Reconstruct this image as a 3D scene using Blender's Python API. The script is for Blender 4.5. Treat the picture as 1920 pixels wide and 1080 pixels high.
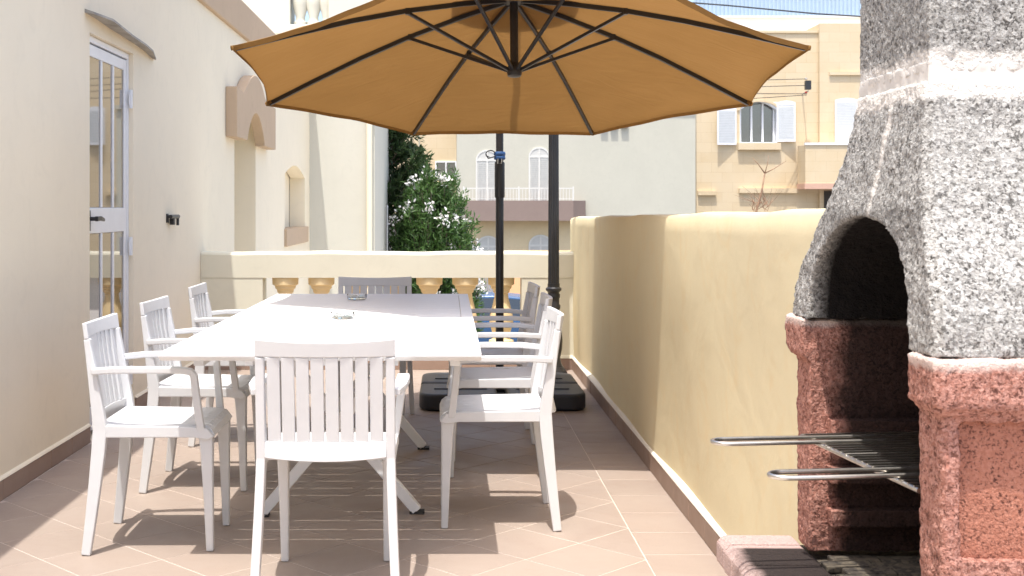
import bpy, bmesh, math, random
from mathutils import Vector, Matrix
R = math.radians
random.seed(7)
SC = bpy.context.scene
for o in list(bpy.data.objects): bpy.data.objects.remove(o, do_unlink=True)
COL = SC.collection

# ------------------------------------------------------------------ camera
FPX = 2300.0                      # focal length in pixels of the 1920 wide photograph
EYE = 1.23
cam = bpy.data.cameras.new('camera'); camo = bpy.data.objects.new('camera', cam); COL.objects.link(camo)
cam.sensor_width = 36; cam.lens = FPX/1920*36
cam.shift_x = 120/1920; cam.shift_y = -149/1920
cam.clip_start = 0.05; cam.clip_end = 2000
camo.location = (0, 0, EYE); camo.rotation_euler = (R(90), 0, 0)
cam.dof.use_dof = True; cam.dof.focus_distance = 4.6; cam.dof.aperture_fstop = 16
SC.camera = camo
# ------------------------------------------------------------------ sky + sun
SUN = Vector((0.09, 0.285, -1.0)).normalized()       # direction the light travels
to_sun = -SUN
W = bpy.data.worlds.new('World'); SC.world = W; W.use_nodes = True
nt = W.node_tree; bg = nt.nodes['Background']
sky = nt.nodes.new('ShaderNodeTexSky'); sky.sky_type = 'NISHITA'; sky.sun_disc = False
sky.sun_elevation = math.asin(to_sun.z); sky.sun_rotation = math.atan2(to_sun.x, to_sun.y)
sky.air_density = 0.9; sky.dust_density = 3.2; sky.ozone_density = 0.0
nt.links.new(sky.outputs[0], bg.inputs[0]); bg.inputs[1].default_value = 0.15
sl = bpy.data.lights.new('sun', 'SUN'); sl.energy = 2.35; sl.angle = R(0.5); sl.color = (1, 0.96, 0.90)
so = bpy.data.objects.new('sun', sl); COL.objects.link(so)
so.rotation_euler = SUN.to_track_quat('-Z', 'Y').to_euler(); so.location = (-2, -6, 20)
vs = SC.view_settings; vs.view_transform = 'Standard'; vs.look = 'None'; vs.exposure = 1.20; vs.gamma = 1
vs.use_curve_mapping = False

# ------------------------------------------------------------------ materials
def nodes(name):
    m = bpy.data.materials.new(name); m.use_nodes = True
    t = m.node_tree; b = t.nodes['Principled BSDF']
    return m, t, b
def N(t, typ, **kw):
    n = t.nodes.new(typ)
    for k, v in kw.items():
        if k[0] == 'i' and k[1:].isdigit(): n.inputs[int(k[1:])].default_value = v
        else: setattr(n, k, v)
    return n
def mixc(t, fac, a, b, blend='MIX'):
    n = t.nodes.new('ShaderNodeMix'); n.data_type = 'RGBA'; n.blend_type = blend
    for idx, v in ((0, fac), (6, a), (7, b)):
        if hasattr(v, 'is_output') or isinstance(v, bpy.types.NodeSocket): t.links.new(v, n.inputs[idx])
        else: n.inputs[idx].default_value = v if idx == 0 else (*v[:3], 1)
    return n.outputs[2]
def ramp(t, src, stops):
    n = t.nodes.new('ShaderNodeValToRGB'); cr = n.color_ramp
    while len(cr.elements) < len(stops): cr.elements.new(0.5)
    for e, (p, c) in zip(cr.elements, stops):
        e.position = p; e.color = (c, c, c, 1) if isinstance(c, (int, float)) else (*c, 1)
    t.links.new(src, n.inputs[0]); return n.outputs[0]
def noise(t, scale, detail=3, rough=0.55, vec=None, dist=0):
    n = N(t, 'ShaderNodeTexNoise'); n.inputs['Scale'].default_value = scale
    n.inputs['Detail'].default_value = detail; n.inputs['Roughness'].default_value = rough
    n.inputs['Distortion'].default_value = dist
    if vec is not None: t.links.new(vec, n.inputs['Vector'])
    return n.outputs[0]
def objco(t): return N(t, 'ShaderNodeTexCoord').outputs['Object']
def bump(t, b, h, strength, dist, prev=None):
    n = N(t, 'ShaderNodeBump'); n.inputs['Strength'].default_value = strength; n.inputs['Distance'].default_value = dist
    t.links.new(h, n.inputs['Height'])
    if prev is not None: t.links.new(prev, n.inputs['Normal'])
    t.links.new(n.outputs[0], b.inputs['Normal']); return n.outputs[0]
def C3(c, k): return tuple(min(1, max(0, x*k)) for x in c)

def plain(name, c, rough=0.5, var=0.06, scale=6, metal=0, spec=0.5, bmp=0, bscale=60):
    m, t, b = nodes(name); co = objco(t)
    f = ramp(t, noise(t, scale, 4, .6, co), [(0.3, 0), (0.7, 1)])
    t.links.new(mixc(t, f, C3(c, 1-var), C3(c, 1+var)), b.inputs['Base Color'])
    b.inputs['Roughness'].default_value = rough; b.inputs['Metallic'].default_value = metal
    b.inputs['Specular IOR Level'].default_value = spec
    if bmp: bump(t, b, noise(t, bscale, 3, .6, co), bmp, .004)
    return m
def plaster(name, c, stain=0.12, coarse=0.012, tint=None, streak=(9, 9, .35)):
    m, t, b = nodes(name); co = objco(t)
    f = ramp(t, noise(t, 1.1, 6, .62, co), [(0.35, 0), (0.68, 1)])
    col = mixc(t, f, C3(c, 1-stain*.5), C3(c, 1+stain*.35))
    g = ramp(t, noise(t, 5.5, 5, .65, co, 1.2), [(0.52, 0), (0.75, 1)])
    col = mixc(t, g, col, tint or C3(c, 1-stain))
    # thin rain streaks
    mp = N(t, 'ShaderNodeMapping'); mp.inputs['Scale'].default_value = streak; t.links.new(co, mp.inputs[0])
    s = ramp(t, noise(t, 1.6, 4, .6, mp.outputs[0]), [(0.58, 0), (0.85, .22)])
    col = mixc(t, s, col, C3(c, .84))
    t.links.new(col, b.inputs['Base Color']); b.inputs['Roughness'].default_value = .85
    b.inputs['Specular IOR Level'].default_value = .25
    n1 = bump(t, b, noise(t, 3.6, 3, .5, co, .3), .5, coarse)
    bump(t, b, noise(t, 85, 4, .65, co), .25, .002, n1)
    return m
M = {}
M['house'] = plaster('cream_house_paint', (.85, .765, .60), .05, .008)
M['wing'] = plaster('house_paint_darkened_for_sun', (.59, .575, .50), .05, .008)  # house paint darkened on the wing to offset its sunlit brightness
M['terrace'] = plaster('yellow_cream_wall_paint', (.77, .675, .44), .09, .014, (.76, .63, .38), (1.2, 1.2, 1.6))
M['rail'] = plaster('pale_cream_balustrade_paint', (.67, .64, .515), .05, .010)
M['baluster'] = plaster('buff_baluster_paint', (.80, .63, .36), .08, .004)
M['trim'] = plaster('tan_trim_paint', (.53, .40, .28), .08, .004)
M['capwhite'] = plaster('pale_coping_plaster', (.80, .76, .66), .06, .008)
M['far_cream'] = plaster('far_cream_render', (.52, .505, .42), .06, .006)
M['far_yellow'] = plaster('far_yellow_render', (.70, .57, .36), .08, .006)
M['brownslab'] = plaster('brown_balcony_paint', (.27, .205, .175), .1, .004)
M['pink'] = plaster('pink_soffit_paint', (.62, .40, .30), .08, .004)
M['orange'] = plaster('orange_garden_wall', (.74, .42, .22), .1, .006)
M['whitepaint'] = plain('white_enamel', (.80, .81, .82), .35, .03, 9)
M['alu'] = plain('white_aluminium', (.80, .81, .83), .32, .03, 9)
M['farwhite'] = plain('far_cream_white_paint', (.66, .65, .60), .5, .04, 5)
M['farshutter'] = plain('far_pale_shutter', (.56, .555, .515), .5, .05, 4)
M['shutter'] = plain('pale_grey_shutter', (.66, .68, .68), .5, .05, 4)
M['resin'] = plain('white_resin', (.64, .645, .65), .42, .025, 14, bmp=.05, bscale=400)
M['tablewhite'] = plain('white_table_resin', (.82, .825, .83), .38, .02, 5, bmp=.04, bscale=300)
M['blackmetal'] = plain('black_powder_coat', (.018, .018, .02), .38, .2, 12)
M['blackpole'] = plain('black_pole_paint', (.02, .02, .022), .35, .2, 5)
M['steel'] = plain('brushed_steel', (.58, .55, .50), .34, .15, 30, metal=1)
M['basebk'] = plain('black_base_plastic', (.028, .030, .034), .48, .25, 6, bmp=.2, bscale=180)
M['rubber'] = plain('dark_rubber', (.03, .03, .03), .7, .2, 9)
M['asphalt'] = plain('street_asphalt', (.16, .15, .14), .9, .15, 2, bmp=.3)
M['pavement'] = plain('street_pavement', (.40, .37, .33), .9, .1, 2, bmp=.3)
M['bounce'] = plain('pale_bounce_ground', (.56, .52, .45), .9, .1, 2, bmp=.3)  # kept pale so the added ground throws light back up
M['bark'] = plain('bark', (.16, .12, .09), .9, .3, 20, bmp=.5)
M['drybranch'] = plain('dry_branch', (.30, .19, .12), .9, .3, 20)
M['strap'] = plain('blue_strap', (.03, .10, .28), .6, .2, 40)
M['carblue'] = plain('blue_car_paint', (.025, .085, .20), .22, .05, 3)
M['cardark'] = plain('dark_car_paint', (.03, .035, .045), .25, .05, 3)
M['silver'] = plain('silver_rim', (.5, .5, .52), .35, .05, 3, metal=1)
M['redlight'] = plain('red_lamp_glass', (.35, .02, .02), .2, .05, 3)
M['dark'] = plain('dark_interior', (.05, .045, .04), .8, .1, 3)
M['corr'] = plain('pale_corrugated_sheet', (.34, .43, .52), .5, .05, 2)
M['roofwhite'] = plain('white_roof_paint', (.75, .76, .76), .7, .05, 2)
M['stone'] = plain('weathered_stone_slab', (.36, .34, .31), .9, .3, 9, bmp=.6, bscale=40)
M['wire'] = plain('black_cable', (.03, .03, .035), .6, .1, 3)
M['yellowsteel'] = plain('far_window_glass', (.10, .12, .13), .12, .2, 2)

def limestone():
    m, t, b = nodes('yellow_limestone_blocks'); co = objco(t)
    sep = N(t, 'ShaderNodeSeparateXYZ'); t.links.new(co, sep.inputs[0])
    cmb = N(t, 'ShaderNodeCombineXYZ'); t.links.new(sep.outputs[0], cmb.inputs[0]); t.links.new(sep.outputs[2], cmb.inputs[1])
    br = N(t, 'ShaderNodeTexBrick'); t.links.new(cmb.outputs[0], br.inputs[0])
    br.inputs['Scale'].default_value = 1; br.inputs['Brick Width'].default_value = 1.1; br.inputs['Row Height'].default_value = .52
    br.inputs['Mortar Size'].default_value = .012; br.inputs['Mortar Smooth'].default_value = .4
    br.inputs['Color1'].default_value = (.63, .50, .315, 1); br.inputs['Color2'].default_value = (.67, .55, .37, 1)
    br.inputs['Mortar'].default_value = (.56, .43, .265, 1)
    f = ramp(t, noise(t, .9, 6, .65, co), [(.35, 0), (.7, .5)])
    c = mixc(t, f, br.outputs[0], (.69, .585, .42))
    g = ramp(t, noise(t, 9, 5, .7, co), [(.5, 0), (.8, .35)])
    t.links.new(mixc(t, g, c, (.66, .47, .25)), b.inputs['Base Color']); b.inputs['Roughness'].default_value = .9
    bump(t, b, noise(t, 18, 4, .6, co), .3, .02); return m
M['lime'] = limestone()

def tile_mat(name, c):
    m, t, b = nodes(name); co = objco(t)
    geo = N(t, 'ShaderNodeNewGeometry').outputs['Position']
    oi = N(t, 'ShaderNodeObjectInfo').outputs['Random']
    col = mixc(t, oi, C3(c, .93), C3(c, 1.06))
    f = ramp(t, noise(t, 2.3, 6, .65, geo, .8), [(.35, 0), (.72, 1)])
    col = mixc(t, f, col, (c[0]*1.08, c[1]*1.12, c[2]*1.14))
    g = ramp(t, noise(t, 24, 5, .7, geo), [(.6, 0), (.85, .5)])
    col = mixc(t, g, col, C3(c, .72))
    sp = ramp(t, noise(t, 160, 2, .6, geo), [(.62, 0), (.75, .45)])
    col = mixc(t, sp, col, C3(c, .6))
    t.links.new(col, b.inputs['Base Color'])
    r = ramp(t, noise(t, 4, 4, .6, geo), [(.3, .45), (.7, .65)]); t.links.new(r, b.inputs['Roughness'])
    b.inputs['Specular IOR Level'].default_value = .4
    bump(t, b, noise(t, 120, 3, .6, geo), .12, .002); return m
M['tile'] = tile_mat('terracotta_floor_tile', (.325, .258, .215))
M['skirt'] = tile_mat('terracotta_skirting_tile', (.31, .215, .165))
M['grout'] = plain('floor_grout', (.56, .48, .42), .9, .12, 8, bmp=.3)

def canopy_mat():
    m, t, b = nodes('tan_parasol_fabric'); co = objco(t)
    c = (.36, .20, .066)
    f = ramp(t, noise(t, 2.5, 5, .6, co), [(.3, 0), (.7, 1)])
    col = mixc(t, f, C3(c, .95), C3(c, 1.05)); t.links.new(col, b.inputs['Base Color'])
    b.inputs['Roughness'].default_value = .85; b.inputs['Specular IOR Level'].default_value = .15
    w1 = noise(t, 420, 2, .5, co); nn = bump(t, b, w1, .12, .001)
    mp = N(t, 'ShaderNodeMapping'); mp.inputs['Scale'].default_value = (2.2, 9, 4); t.links.new(co, mp.inputs[0])
    wr = bump(t, b, noise(t, 1.3, 3, .5, mp.outputs[0], 1.5), .35, .02, nn)
    tr = N(t, 'ShaderNodeBsdfTranslucent'); t.links.new(mixc(t, f, (.20, .102, .030), (.22, .115, .036)), tr.inputs[0]); t.links.new(wr, tr.inputs[1])
    mx = N(t, 'ShaderNodeMixShader'); mx.inputs[0].default_value = .42
    t.links.new(b.outputs[0], mx.inputs[1]); t.links.new(tr.outputs[0], mx.inputs[2])
    t.links.new(mx.outputs[0], t.nodes['Material Output'].inputs[0]); return m
M['canopy'] = canopy_mat()

def leaf_mat(name, c1, c2, sc=3):
    m, t, b = nodes(name); co = objco(t)
    f = ramp(t, noise(t, sc, 4, .6, co), [(.35, 0), (.65, 1)])
    g = noise(t, 55, 2, .5, co)
    col = mixc(t, f, c1, c2); col = mixc(t, ramp(t, g, [(.4, 0), (.65, .6)]), col, C3(c2, 1.35))
    t.links.new(col, b.inputs['Base Color']); b.inputs['Roughness'].default_value = .5
    tr = N(t, 'ShaderNodeBsdfTranslucent'); t.links.new(col, tr.inputs[0])
    mx = N(t, 'ShaderNodeMixShader'); mx.inputs[0].default_value = .3
    t.links.new(b.outputs[0], mx.inputs[1]); t.links.new(tr.outputs[0], mx.inputs[2])
    t.links.new(mx.outputs[0], t.nodes['Material Output'].inputs[0]); return m
M['conifer'] = leaf_mat('dark_conifer_foliage', (.022, .05, .016), (.06, .10, .03))
M['oleander'] = leaf_mat('oleander_foliage', (.030, .075, .016), (.085, .165, .04), 4)
M['flower'] = plain('white_petals', (.82, .80, .78), .6, .03, 20)

def glass_mat(name, tint=(.9, .93, .93)):
    m, t, b = nodes(name)
    b.inputs['Base Color'].default_value = (*tint, 1); b.inputs['Roughness'].default_value = .02
    b.inputs['Transmission Weight'].default_value = 1; b.inputs['IOR'].default_value = 1.47; return m
M['clearglass'] = glass_mat('clear_ashtray_glass')
def pane_mat(name, c, rough=.03, ior=2.0):
    m, t, b = nodes(name); b.inputs['Base Color'].default_value = (*c, 1); b.inputs['Roughness'].default_value = rough
    b.inputs['Specular IOR Level'].default_value = .8; b.inputs['IOR'].default_value = ior; b.inputs['Coat Weight'].default_value = .5; b.inputs['Coat Roughness'].default_value = .02
    return m
M['doorglass'] = pane_mat('tinted_door_glass', (.075, .052, .028))
M['farglass'] = pane_mat('far_window_pane', (.05, .055, .06))
M['carglass'] = pane_mat('car_window_glass', (.02, .03, .04), .03, 1.45)

def aggregate(name, lo, mid, hi, scale, soot=None, crumb=.9, pits=.34, smear=(), scol=(.70, .665, .61)):
    """porous concrete cast with coarse aggregate; soot = (x0, y0, y1, z1, strength) where smoke has blackened it"""
    m, t, b = nodes(name); co = objco(t)
    n1 = noise(t, scale, 3, .75, co, .4); n2 = noise(t, 6, 5, .65, co); n3 = noise(t, scale*.42, 2, .5, co)
    v = N(t, 'ShaderNodeTexVoronoi'); v.inputs['Scale'].default_value = scale*1.3; t.links.new(co, v.inputs['Vector'])
    grain = mixc(t, ramp(t, v.outputs['Color'], [(.25, 0), (.8, 1)]), mid, hi)
    a = N(t, 'ShaderNodeMath', operation='MULTIPLY_ADD'); t.links.new(n3, a.inputs[0]); a.inputs[1].default_value = .35; t.links.new(n1, a.inputs[2])
    pit = ramp(t, a.outputs[0], [(pits+.16, 1), (pits+.28, 0)])
    base = mixc(t, pit, grain, lo)
    sm = ramp(t, n2, [(.36, 0), (.72, .45)])
    base = mixc(t, sm, base, C3(mid, .95))
    flat = None
    for kind, c, half, amp in smear:                 # hand-trowelled mortar left on the casting, with a ragged edge
        g2 = N(t, 'ShaderNodeNewGeometry').outputs['Position']; sp = N(t, 'ShaderNodeSeparateXYZ'); t.links.new(g2, sp.inputs[0])
        if kind == 'z': src = sp.outputs[2]
        else:
            q = N(t, 'ShaderNodeMath', operation='MULTIPLY_ADD'); t.links.new(sp.outputs[2], q.inputs[0]); q.inputs[1].default_value = .15; t.links.new(sp.outputs[1], q.inputs[2]); src = q.outputs[0]
        d = N(t, 'ShaderNodeMath', operation='SUBTRACT'); t.links.new(src, d.inputs[0]); d.inputs[1].default_value = c
        ab = N(t, 'ShaderNodeMath', operation='ABSOLUTE'); t.links.new(d.outputs[0], ab.inputs[0])
        wn = noise(t, 16, 5, .7, co, 1.0)
        e = N(t, 'ShaderNodeMath', operation='MULTIPLY_ADD'); t.links.new(wn, e.inputs[0]); e.inputs[1].default_value = -amp*2; t.links.new(ab.outputs[0], e.inputs[2])
        p = N(t, 'ShaderNodeMapRange'); t.links.new(e.outputs[0], p.inputs[0]); p.inputs[1].default_value = half-amp+.006; p.inputs[2].default_value = half-amp-.006
        brk = ramp(t, a.outputs[0], [(.42, .25), (.60, 1)])
        k = N(t, 'ShaderNodeMath', operation='MULTIPLY'); t.links.new(p.outputs[0], k.inputs[0]); t.links.new(brk, k.inputs[1])
        base = mixc(t, k.outputs[0], base, scol)
    if soot:
        geo = N(t, 'ShaderNodeNewGeometry').outputs['Position']
        sp = N(t, 'ShaderNodeSeparateXYZ'); t.links.new(geo, sp.inputs[0])
        wob = noise(t, 11, 4, .7, geo); prev = None
        for sock, at, sgn, amp, w in ((0, soot[0], 1, soot[5], .02), (1, soot[1], 1, .0, .006), (1, soot[2], -1, .0, .006), (2, soot[3], -1, .0, .01)):
            q = N(t, 'ShaderNodeMath', operation='MULTIPLY_ADD'); t.links.new(wob, q.inputs[0]); q.inputs[1].default_value = amp; t.links.new(sp.outputs[sock], q.inputs[2])
            p = N(t, 'ShaderNodeMapRange'); t.links.new(q.outputs[0], p.inputs[0])
            p.inputs[1].default_value = at+amp*.5-w*sgn; p.inputs[2].default_value = at+amp*.5+w*sgn
            mm = N(t, 'ShaderNodeMath', operation='MULTIPLY'); t.links.new(p.outputs[0], mm.inputs[0])
            if prev is None: mm.inputs[1].default_value = soot[4]
            else: t.links.new(prev, mm.inputs[1])
            prev = mm.outputs[0]
        base = mixc(t, prev, base, (.012, .010, .009))
    t.links.new(base, b.inputs['Base Color']); b.inputs['Roughness'].default_value = .95; b.inputs['Specular IOR Level'].default_value = .2
    k = bump(t, b, a.outputs[0], crumb, .005)
    bump(t, b, v.outputs['Distance'], .5, .003, k)
    return m
M['greyagg'] = aggregate('grey_porous_concrete', (.07, .066, .06), (.31, .30, .28), (.56, .55, .52), 140, (.830, 2.135, 2.747, 1.232, 1, .01), 1.0, .385, (('z', 1.462, .034, .028), ('y', 2.365+.15*1.46, .011, .012)))
M['chimagg'] = aggregate('grey_porous_concrete_chimney', (.07, .066, .06), (.285, .275, .255), (.52, .51, .48), 140, None, 1.0, .39, (('z', 1.484, .030, .032),))
M['pinkagg'] = aggregate('red_porous_concrete', (.12, .05, .038), (.385, .175, .13), (.56, .30, .24), 140, (.87, 2.100, 2.80, 2, .9, .12), 1.0, .39, (('z', .985, .018, .020),), (.64, .50, .44))
M['panelagg'] = aggregate('red_panel_concrete', (.08, .03, .024), (.40, .165, .11), (.47, .21, .145), 170, None, .7, .375)
M['brick'] = aggregate('pink_hearth_brick', (.20, .13, .115), (.42, .30, .27), (.50, .38, .345), 190, (.650, 1.2, 2.79, 2, .95, .05), .45, .30)
M['inbrick'] = aggregate('sooty_fire_brick', (.03, .027, .025), (.07, .06, .05), (.15, .125, .09), 60, None, .5)
M['seamagg'] = aggregate('pale_seam_concrete', (.20, .19, .18), (.62, .60, .57), (.74, .72, .69), 150, None, .6, .24)
M['mortar'] = plaster('white_mortar', (.70, .665, .61), .16, .02)
M['block'] = aggregate('grey_base_block', (.2, .19, .18), (.4, .38, .36), (.5, .48, .46), 90)

# ------------------------------------------------------------------ mesh helpers
class MB:
    def __init__(s): s.v = []; s.f = []
    def add(s, vs, fs):
        k = len(s.v); s.v += [tuple(p) for p in vs]; s.f += [tuple(i+k for i in f) for f in fs]; return s
    def box(s, x0, x1, y0, y1, z0, z1, mat=None):
        p = [(x0,y0,z0),(x1,y0,z0),(x1,y1,z0),(x0,y1,z0),(x0,y0,z1),(x1,y0,z1),(x1,y1,z1),(x0,y1,z1)]
        if mat is not None: p = [mat @ Vector(q) for q in p]
        return s.add(p, [(3,2,1,0),(4,5,6,7),(0,1,5,4),(1,2,6,5),(2,3,7,6),(3,0,4,7)])
    def prism(s, poly, a0, a1, axis):
        """poly: 2D points in the two other axes (in xyz order), extruded from a0 to a1 along axis"""
        def P(q, a): return (a, q[0], q[1]) if axis == 'x' else (q[0], a, q[1]) if axis == 'y' else (q[0], q[1], a)
        n = len(poly); vs = [P(q, a0) for q in poly]+[P(q, a1) for q in poly]
        area = sum(poly[i][0]*poly[(i+1)%n][1]-poly[(i+1)%n][0]*poly[i][1] for i in range(n))
        fs = [tuple(range(n-1, -1, -1)), tuple(range(n, 2*n))]+[(i, (i+1)%n, n+(i+1)%n, n+i) for i in range(n)]
        flip = (area < 0) ^ (axis == 'y') ^ (a1 < a0)
        if flip: fs = [tuple(reversed(f)) for f in fs]
        return s.add(vs, fs)
    def sweep(s, pts, sec, side=(0,1,0), caps=True):
        """pts: path; sec: list of (w,t) half sizes (w along side) or one tuple; rectangular section"""
        pts = [Vector(p) for p in pts]; side = Vector(side); rings = []
        for i, p in enumerate(pts):
            w, t = sec[i] if isinstance(sec, list) else sec
            d = (pts[min(i+1, len(pts)-1)]-pts[max(i-1, 0)]).normalized()
            sd = (side-d*side.dot(d)).normalized(); nn = d.cross(sd)
            rings.append([p+sd*w+nn*t, p-sd*w+nn*t, p-sd*w-nn*t, p+sd*w-nn*t])
        vs = [q for r in rings for q in r]; fs = []
        for i in range(len(rings)-1):
            for j in range(4):
                a = i*4+j; b = i*4+(j+1)%4; fs.append((a, b, b+4, a+4))
        if caps: fs += [(3,2,1,0), tuple(len(vs)-4+j for j in range(4))]
        return s.add(vs, fs)
    def tube(s, pts, r, n=8, caps=True):
        pts = [Vector(p) for p in pts]; rings = []; ref = Vector((0.13,0.21,1)).normalized()
        for i, p in enumerate(pts):
            rr = r[i] if isinstance(r, (list, tuple)) else r
            d = (pts[min(i+1, len(pts)-1)]-pts[max(i-1, 0)]).normalized()
            q = ref if abs(d.dot(ref)) < .95 else Vector((1,0,0))
            a = (q-d*q.dot(d)).normalized(); b = d.cross(a); ref = a if abs(d.dot(ref)) >= .95 else ref
            rings.append([p+(a*math.cos(2*math.pi*k/n)+b*math.sin(2*math.pi*k/n))*rr for k in range(n)])
        vs = [q for g in rings for q in g]; fs = []
        for i in range(len(rings)-1):
            for j in range(n):
                k = (j+1) % n; fs.append((i*n+j, i*n+k, (i+1)*n+k, (i+1)*n+j))
        if caps: fs += [tuple(range(n-1, -1, -1)), tuple(len(vs)-n+j for j in range(n))]
        return s.add(vs, fs)
    def lathe(s, prof, c=(0,0,0), n=24, caps=True, flute=0):
        vs = []; fs = []
        for r, z in prof:
            for k in range(n):
                rr = r*(1-flute*(k % 2)); a = 2*math.pi*k/n
                vs.append((c[0]+rr*math.cos(a), c[1]+rr*math.sin(a), c[2]+z))
        for i in range(len(prof)-1):
            for j in range(n):
                k = (j+1) % n; fs.append((i*n+j, i*n+k, (i+1)*n+k, (i+1)*n+j))
        if caps: fs += [tuple(range(n-1, -1, -1)), tuple(len(vs)-n+j for j in range(n))]
        return s.add(vs, fs)
    def xf(s, m): s.v = [tuple(m @ Vector(p)) for p in s.v]; return s
    def mesh(s, name):
        me = bpy.data.meshes.new(name); me.from_pydata(s.v, [], s.f); me.update(); return me
    def build(s, name, mat, parent=None, bevel=0, smooth=False, seg=2, angle=40):
        o = bpy.data.objects.new(name, s.mesh(name)); COL.objects.link(o)
        o.data.materials.append(M[mat] if isinstance(mat, str) else mat)
        if bevel:
            b = o.modifiers.new('bevel', 'BEVEL'); b.width = bevel; b.segments = seg; b.limit_method = 'ANGLE'; b.angle_limit = R(angle)
        if smooth:
            for p in o.data.polygons: p.use_smooth = True
            if smooth != True: o.data.set_sharp_from_angle(angle=R(smooth))
        if parent: put(o, parent)
        return o
def put(o, parent):
    """parent o, keeping its mesh coordinates in world space when the parent is a world-built Empty"""
    o.parent = parent
    if parent.get('_w'): o.matrix_parent_inverse = parent_world(parent).inverted()
def parent_world(p):
    m = Matrix.Translation(p.location) @ p.rotation_euler.to_matrix().to_4x4()
    if p.parent: m = parent_world(p.parent) @ p.matrix_parent_inverse @ m
    return m
def thing(name, label, cat, loc=(0,0,0), group=None, world=True):
    o = bpy.data.objects.new(name, None); COL.objects.link(o); o.location = loc; o.empty_display_size = .1
    o['label'] = label; o['category'] = cat
    if group: o['group'] = group
    if world: o['_w'] = 1
    return o
def tag(o, label, cat, group=None):
    o['label'] = label; o['category'] = cat
    if group: o['group'] = group
    return o
def struct(o, kind='structure'): o['kind'] = kind; return o
def copy_tree(o, parent=None):
    c = o.copy(); COL.objects.link(c); c.parent = parent
    for ch in list(KIDS.get(o.name, [])) or list(o.children): copy_tree(ch, c)
    return c
KIDS = {}
def holed(mb, u0, u1, z0, z1, holes, put2):
    """rectangle (u,z) minus rectangular holes, as quads; put2(u,z)->xyz front; returns cells"""
    us = sorted({u0, u1, *[h[0] for h in holes], *[h[1] for h in holes]}); zs = sorted({z0, z1, *[h[2] for h in holes], *[h[3] for h in holes]})
    cells = []
    for a, b in zip(us, us[1:]):
        for c, d in zip(zs, zs[1:]):
            um, zm = (a+b)/2, (c+d)/2
            if any(h[0] < um < h[1] and h[2] < zm < h[3] for h in holes): continue
            cells.append((a, b, c, d))
    return cells
def clip(poly, x0, x1, y0, y1):
    def cut(P, ins, inter):
        out = []
        for i in range(len(P)):
            a, b = P[i-1], P[i]
            if ins(b):
                if not ins(a): out.append(inter(a, b))
                out.append(b)
            elif ins(a): out.append(inter(a, b))
        return out
    def ix(v): return lambda a, b: (v, a[1]+(b[1]-a[1])*(v-a[0])/(b[0]-a[0]))
    def iy(v): return lambda a, b: (a[0]+(b[0]-a[0])*(v-a[1])/(b[1]-a[1]), v)
    for ins, it in ((lambda p: p[0] >= x0, ix(x0)), (lambda p: p[0] <= x1, ix(x1)), (lambda p: p[1] >= y0, iy(y0)), (lambda p: p[1] <= y1, iy(y1))):
        if not poly: return []
        poly = cut(poly, ins, it)
    out = []
    for p in poly:
        if not out or math.dist(p, out[-1]) > 1e-4: out.append(p)
    while len(out) > 1 and math.dist(out[0], out[-1]) < 1e-4: out.pop()
    return out
def parea(p): return abs(sum(p[i][0]*p[(i+1)%len(p)][1]-p[(i+1)%len(p)][0]*p[i][1] for i in range(len(p))))/2
def px(x, y, D):                       # photograph pixel -> point at depth D
    s = FPX/D; return Vector(((x-840)/s, D, EYE-(y-391)/s))

XL, XR, YB = -1.89, 0.965, 9.37        # house wall, boundary wall, balustrade
STREET = -2.2

# ================================================================== SETTING
g = MB().box(-400, 400, -300, 600, STREET-.5, STREET); struct(g.build('street', 'asphalt'))
g = MB().box(-40, 60, 31.0, 39.9, STREET+.001, STREET+.13); struct(g.build('pavement', 'pavement', bevel=.02))
g = MB().box(-12, 14, YB+.22, 24.5, STREET+.001, STREET+.10); struct(g.build('bounce_ground', 'bounce', bevel=.02))  # pale ground added to bounce light onto the shaded house wall
# terrace slab and its tiles
fl = MB().box(XL-.15, XR+3, -3.5, YB+.25, -.35, -.0016).build('terrace_floor', 'grout'); struct(fl)
T = .300; gr = .0022; XB = .695
def tile_piece(poly, name='tile', top=0.0):
    cx = sum(p[0] for p in poly)/len(poly); cy = sum(p[1] for p in poly)/len(poly)
    n = len(poly)
    a = sum(poly[i][0]*poly[(i+1)%n][1]-poly[(i+1)%n][0]*poly[i][1] for i in range(n))
    if a < 0: poly = poly[::-1]
    def inset(k):
        out = []
        for i in range(n):
            p0, p1, p2 = Vector(poly[i-1]), Vector(poly[i]), Vector(poly[(i+1)%n])
            d1 = (p1-p0).normalized(); d2 = (p2-p1).normalized()
            n1 = Vector((-d1.y, d1.x)); n2 = Vector((-d2.y, d2.x)); den = 1+n1.dot(n2)
            out.append(p1+(n1+n2)*(k/max(den, .3)))
        return out
    lo = inset(gr); hi = inset(gr+.0015)
    vs = [(p.x-cx, p.y-cy, -.0046) for p in lo]+[(p.x-cx, p.y-cy, top-.0012) for p in lo]+[(p.x-cx, p.y-cy, top) for p in hi]
    fs = [tuple(range(2*n, 3*n))]
    for i in range(n):
        j = (i+1) % n; fs += [(i, j, n+j, n+i), (n+i, n+j, 2*n+j, 2*n+i)]
    o = bpy.data.objects.new(name, MB().add(vs, fs).mesh(name)); o.location = (cx, cy, random.uniform(-.0006, .0002)); COL.objects.link(o)
    o.data.materials.append(M['tile']); o.parent = fl; return o
full = None; ntile = 0
h = T/math.sqrt(2)
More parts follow.
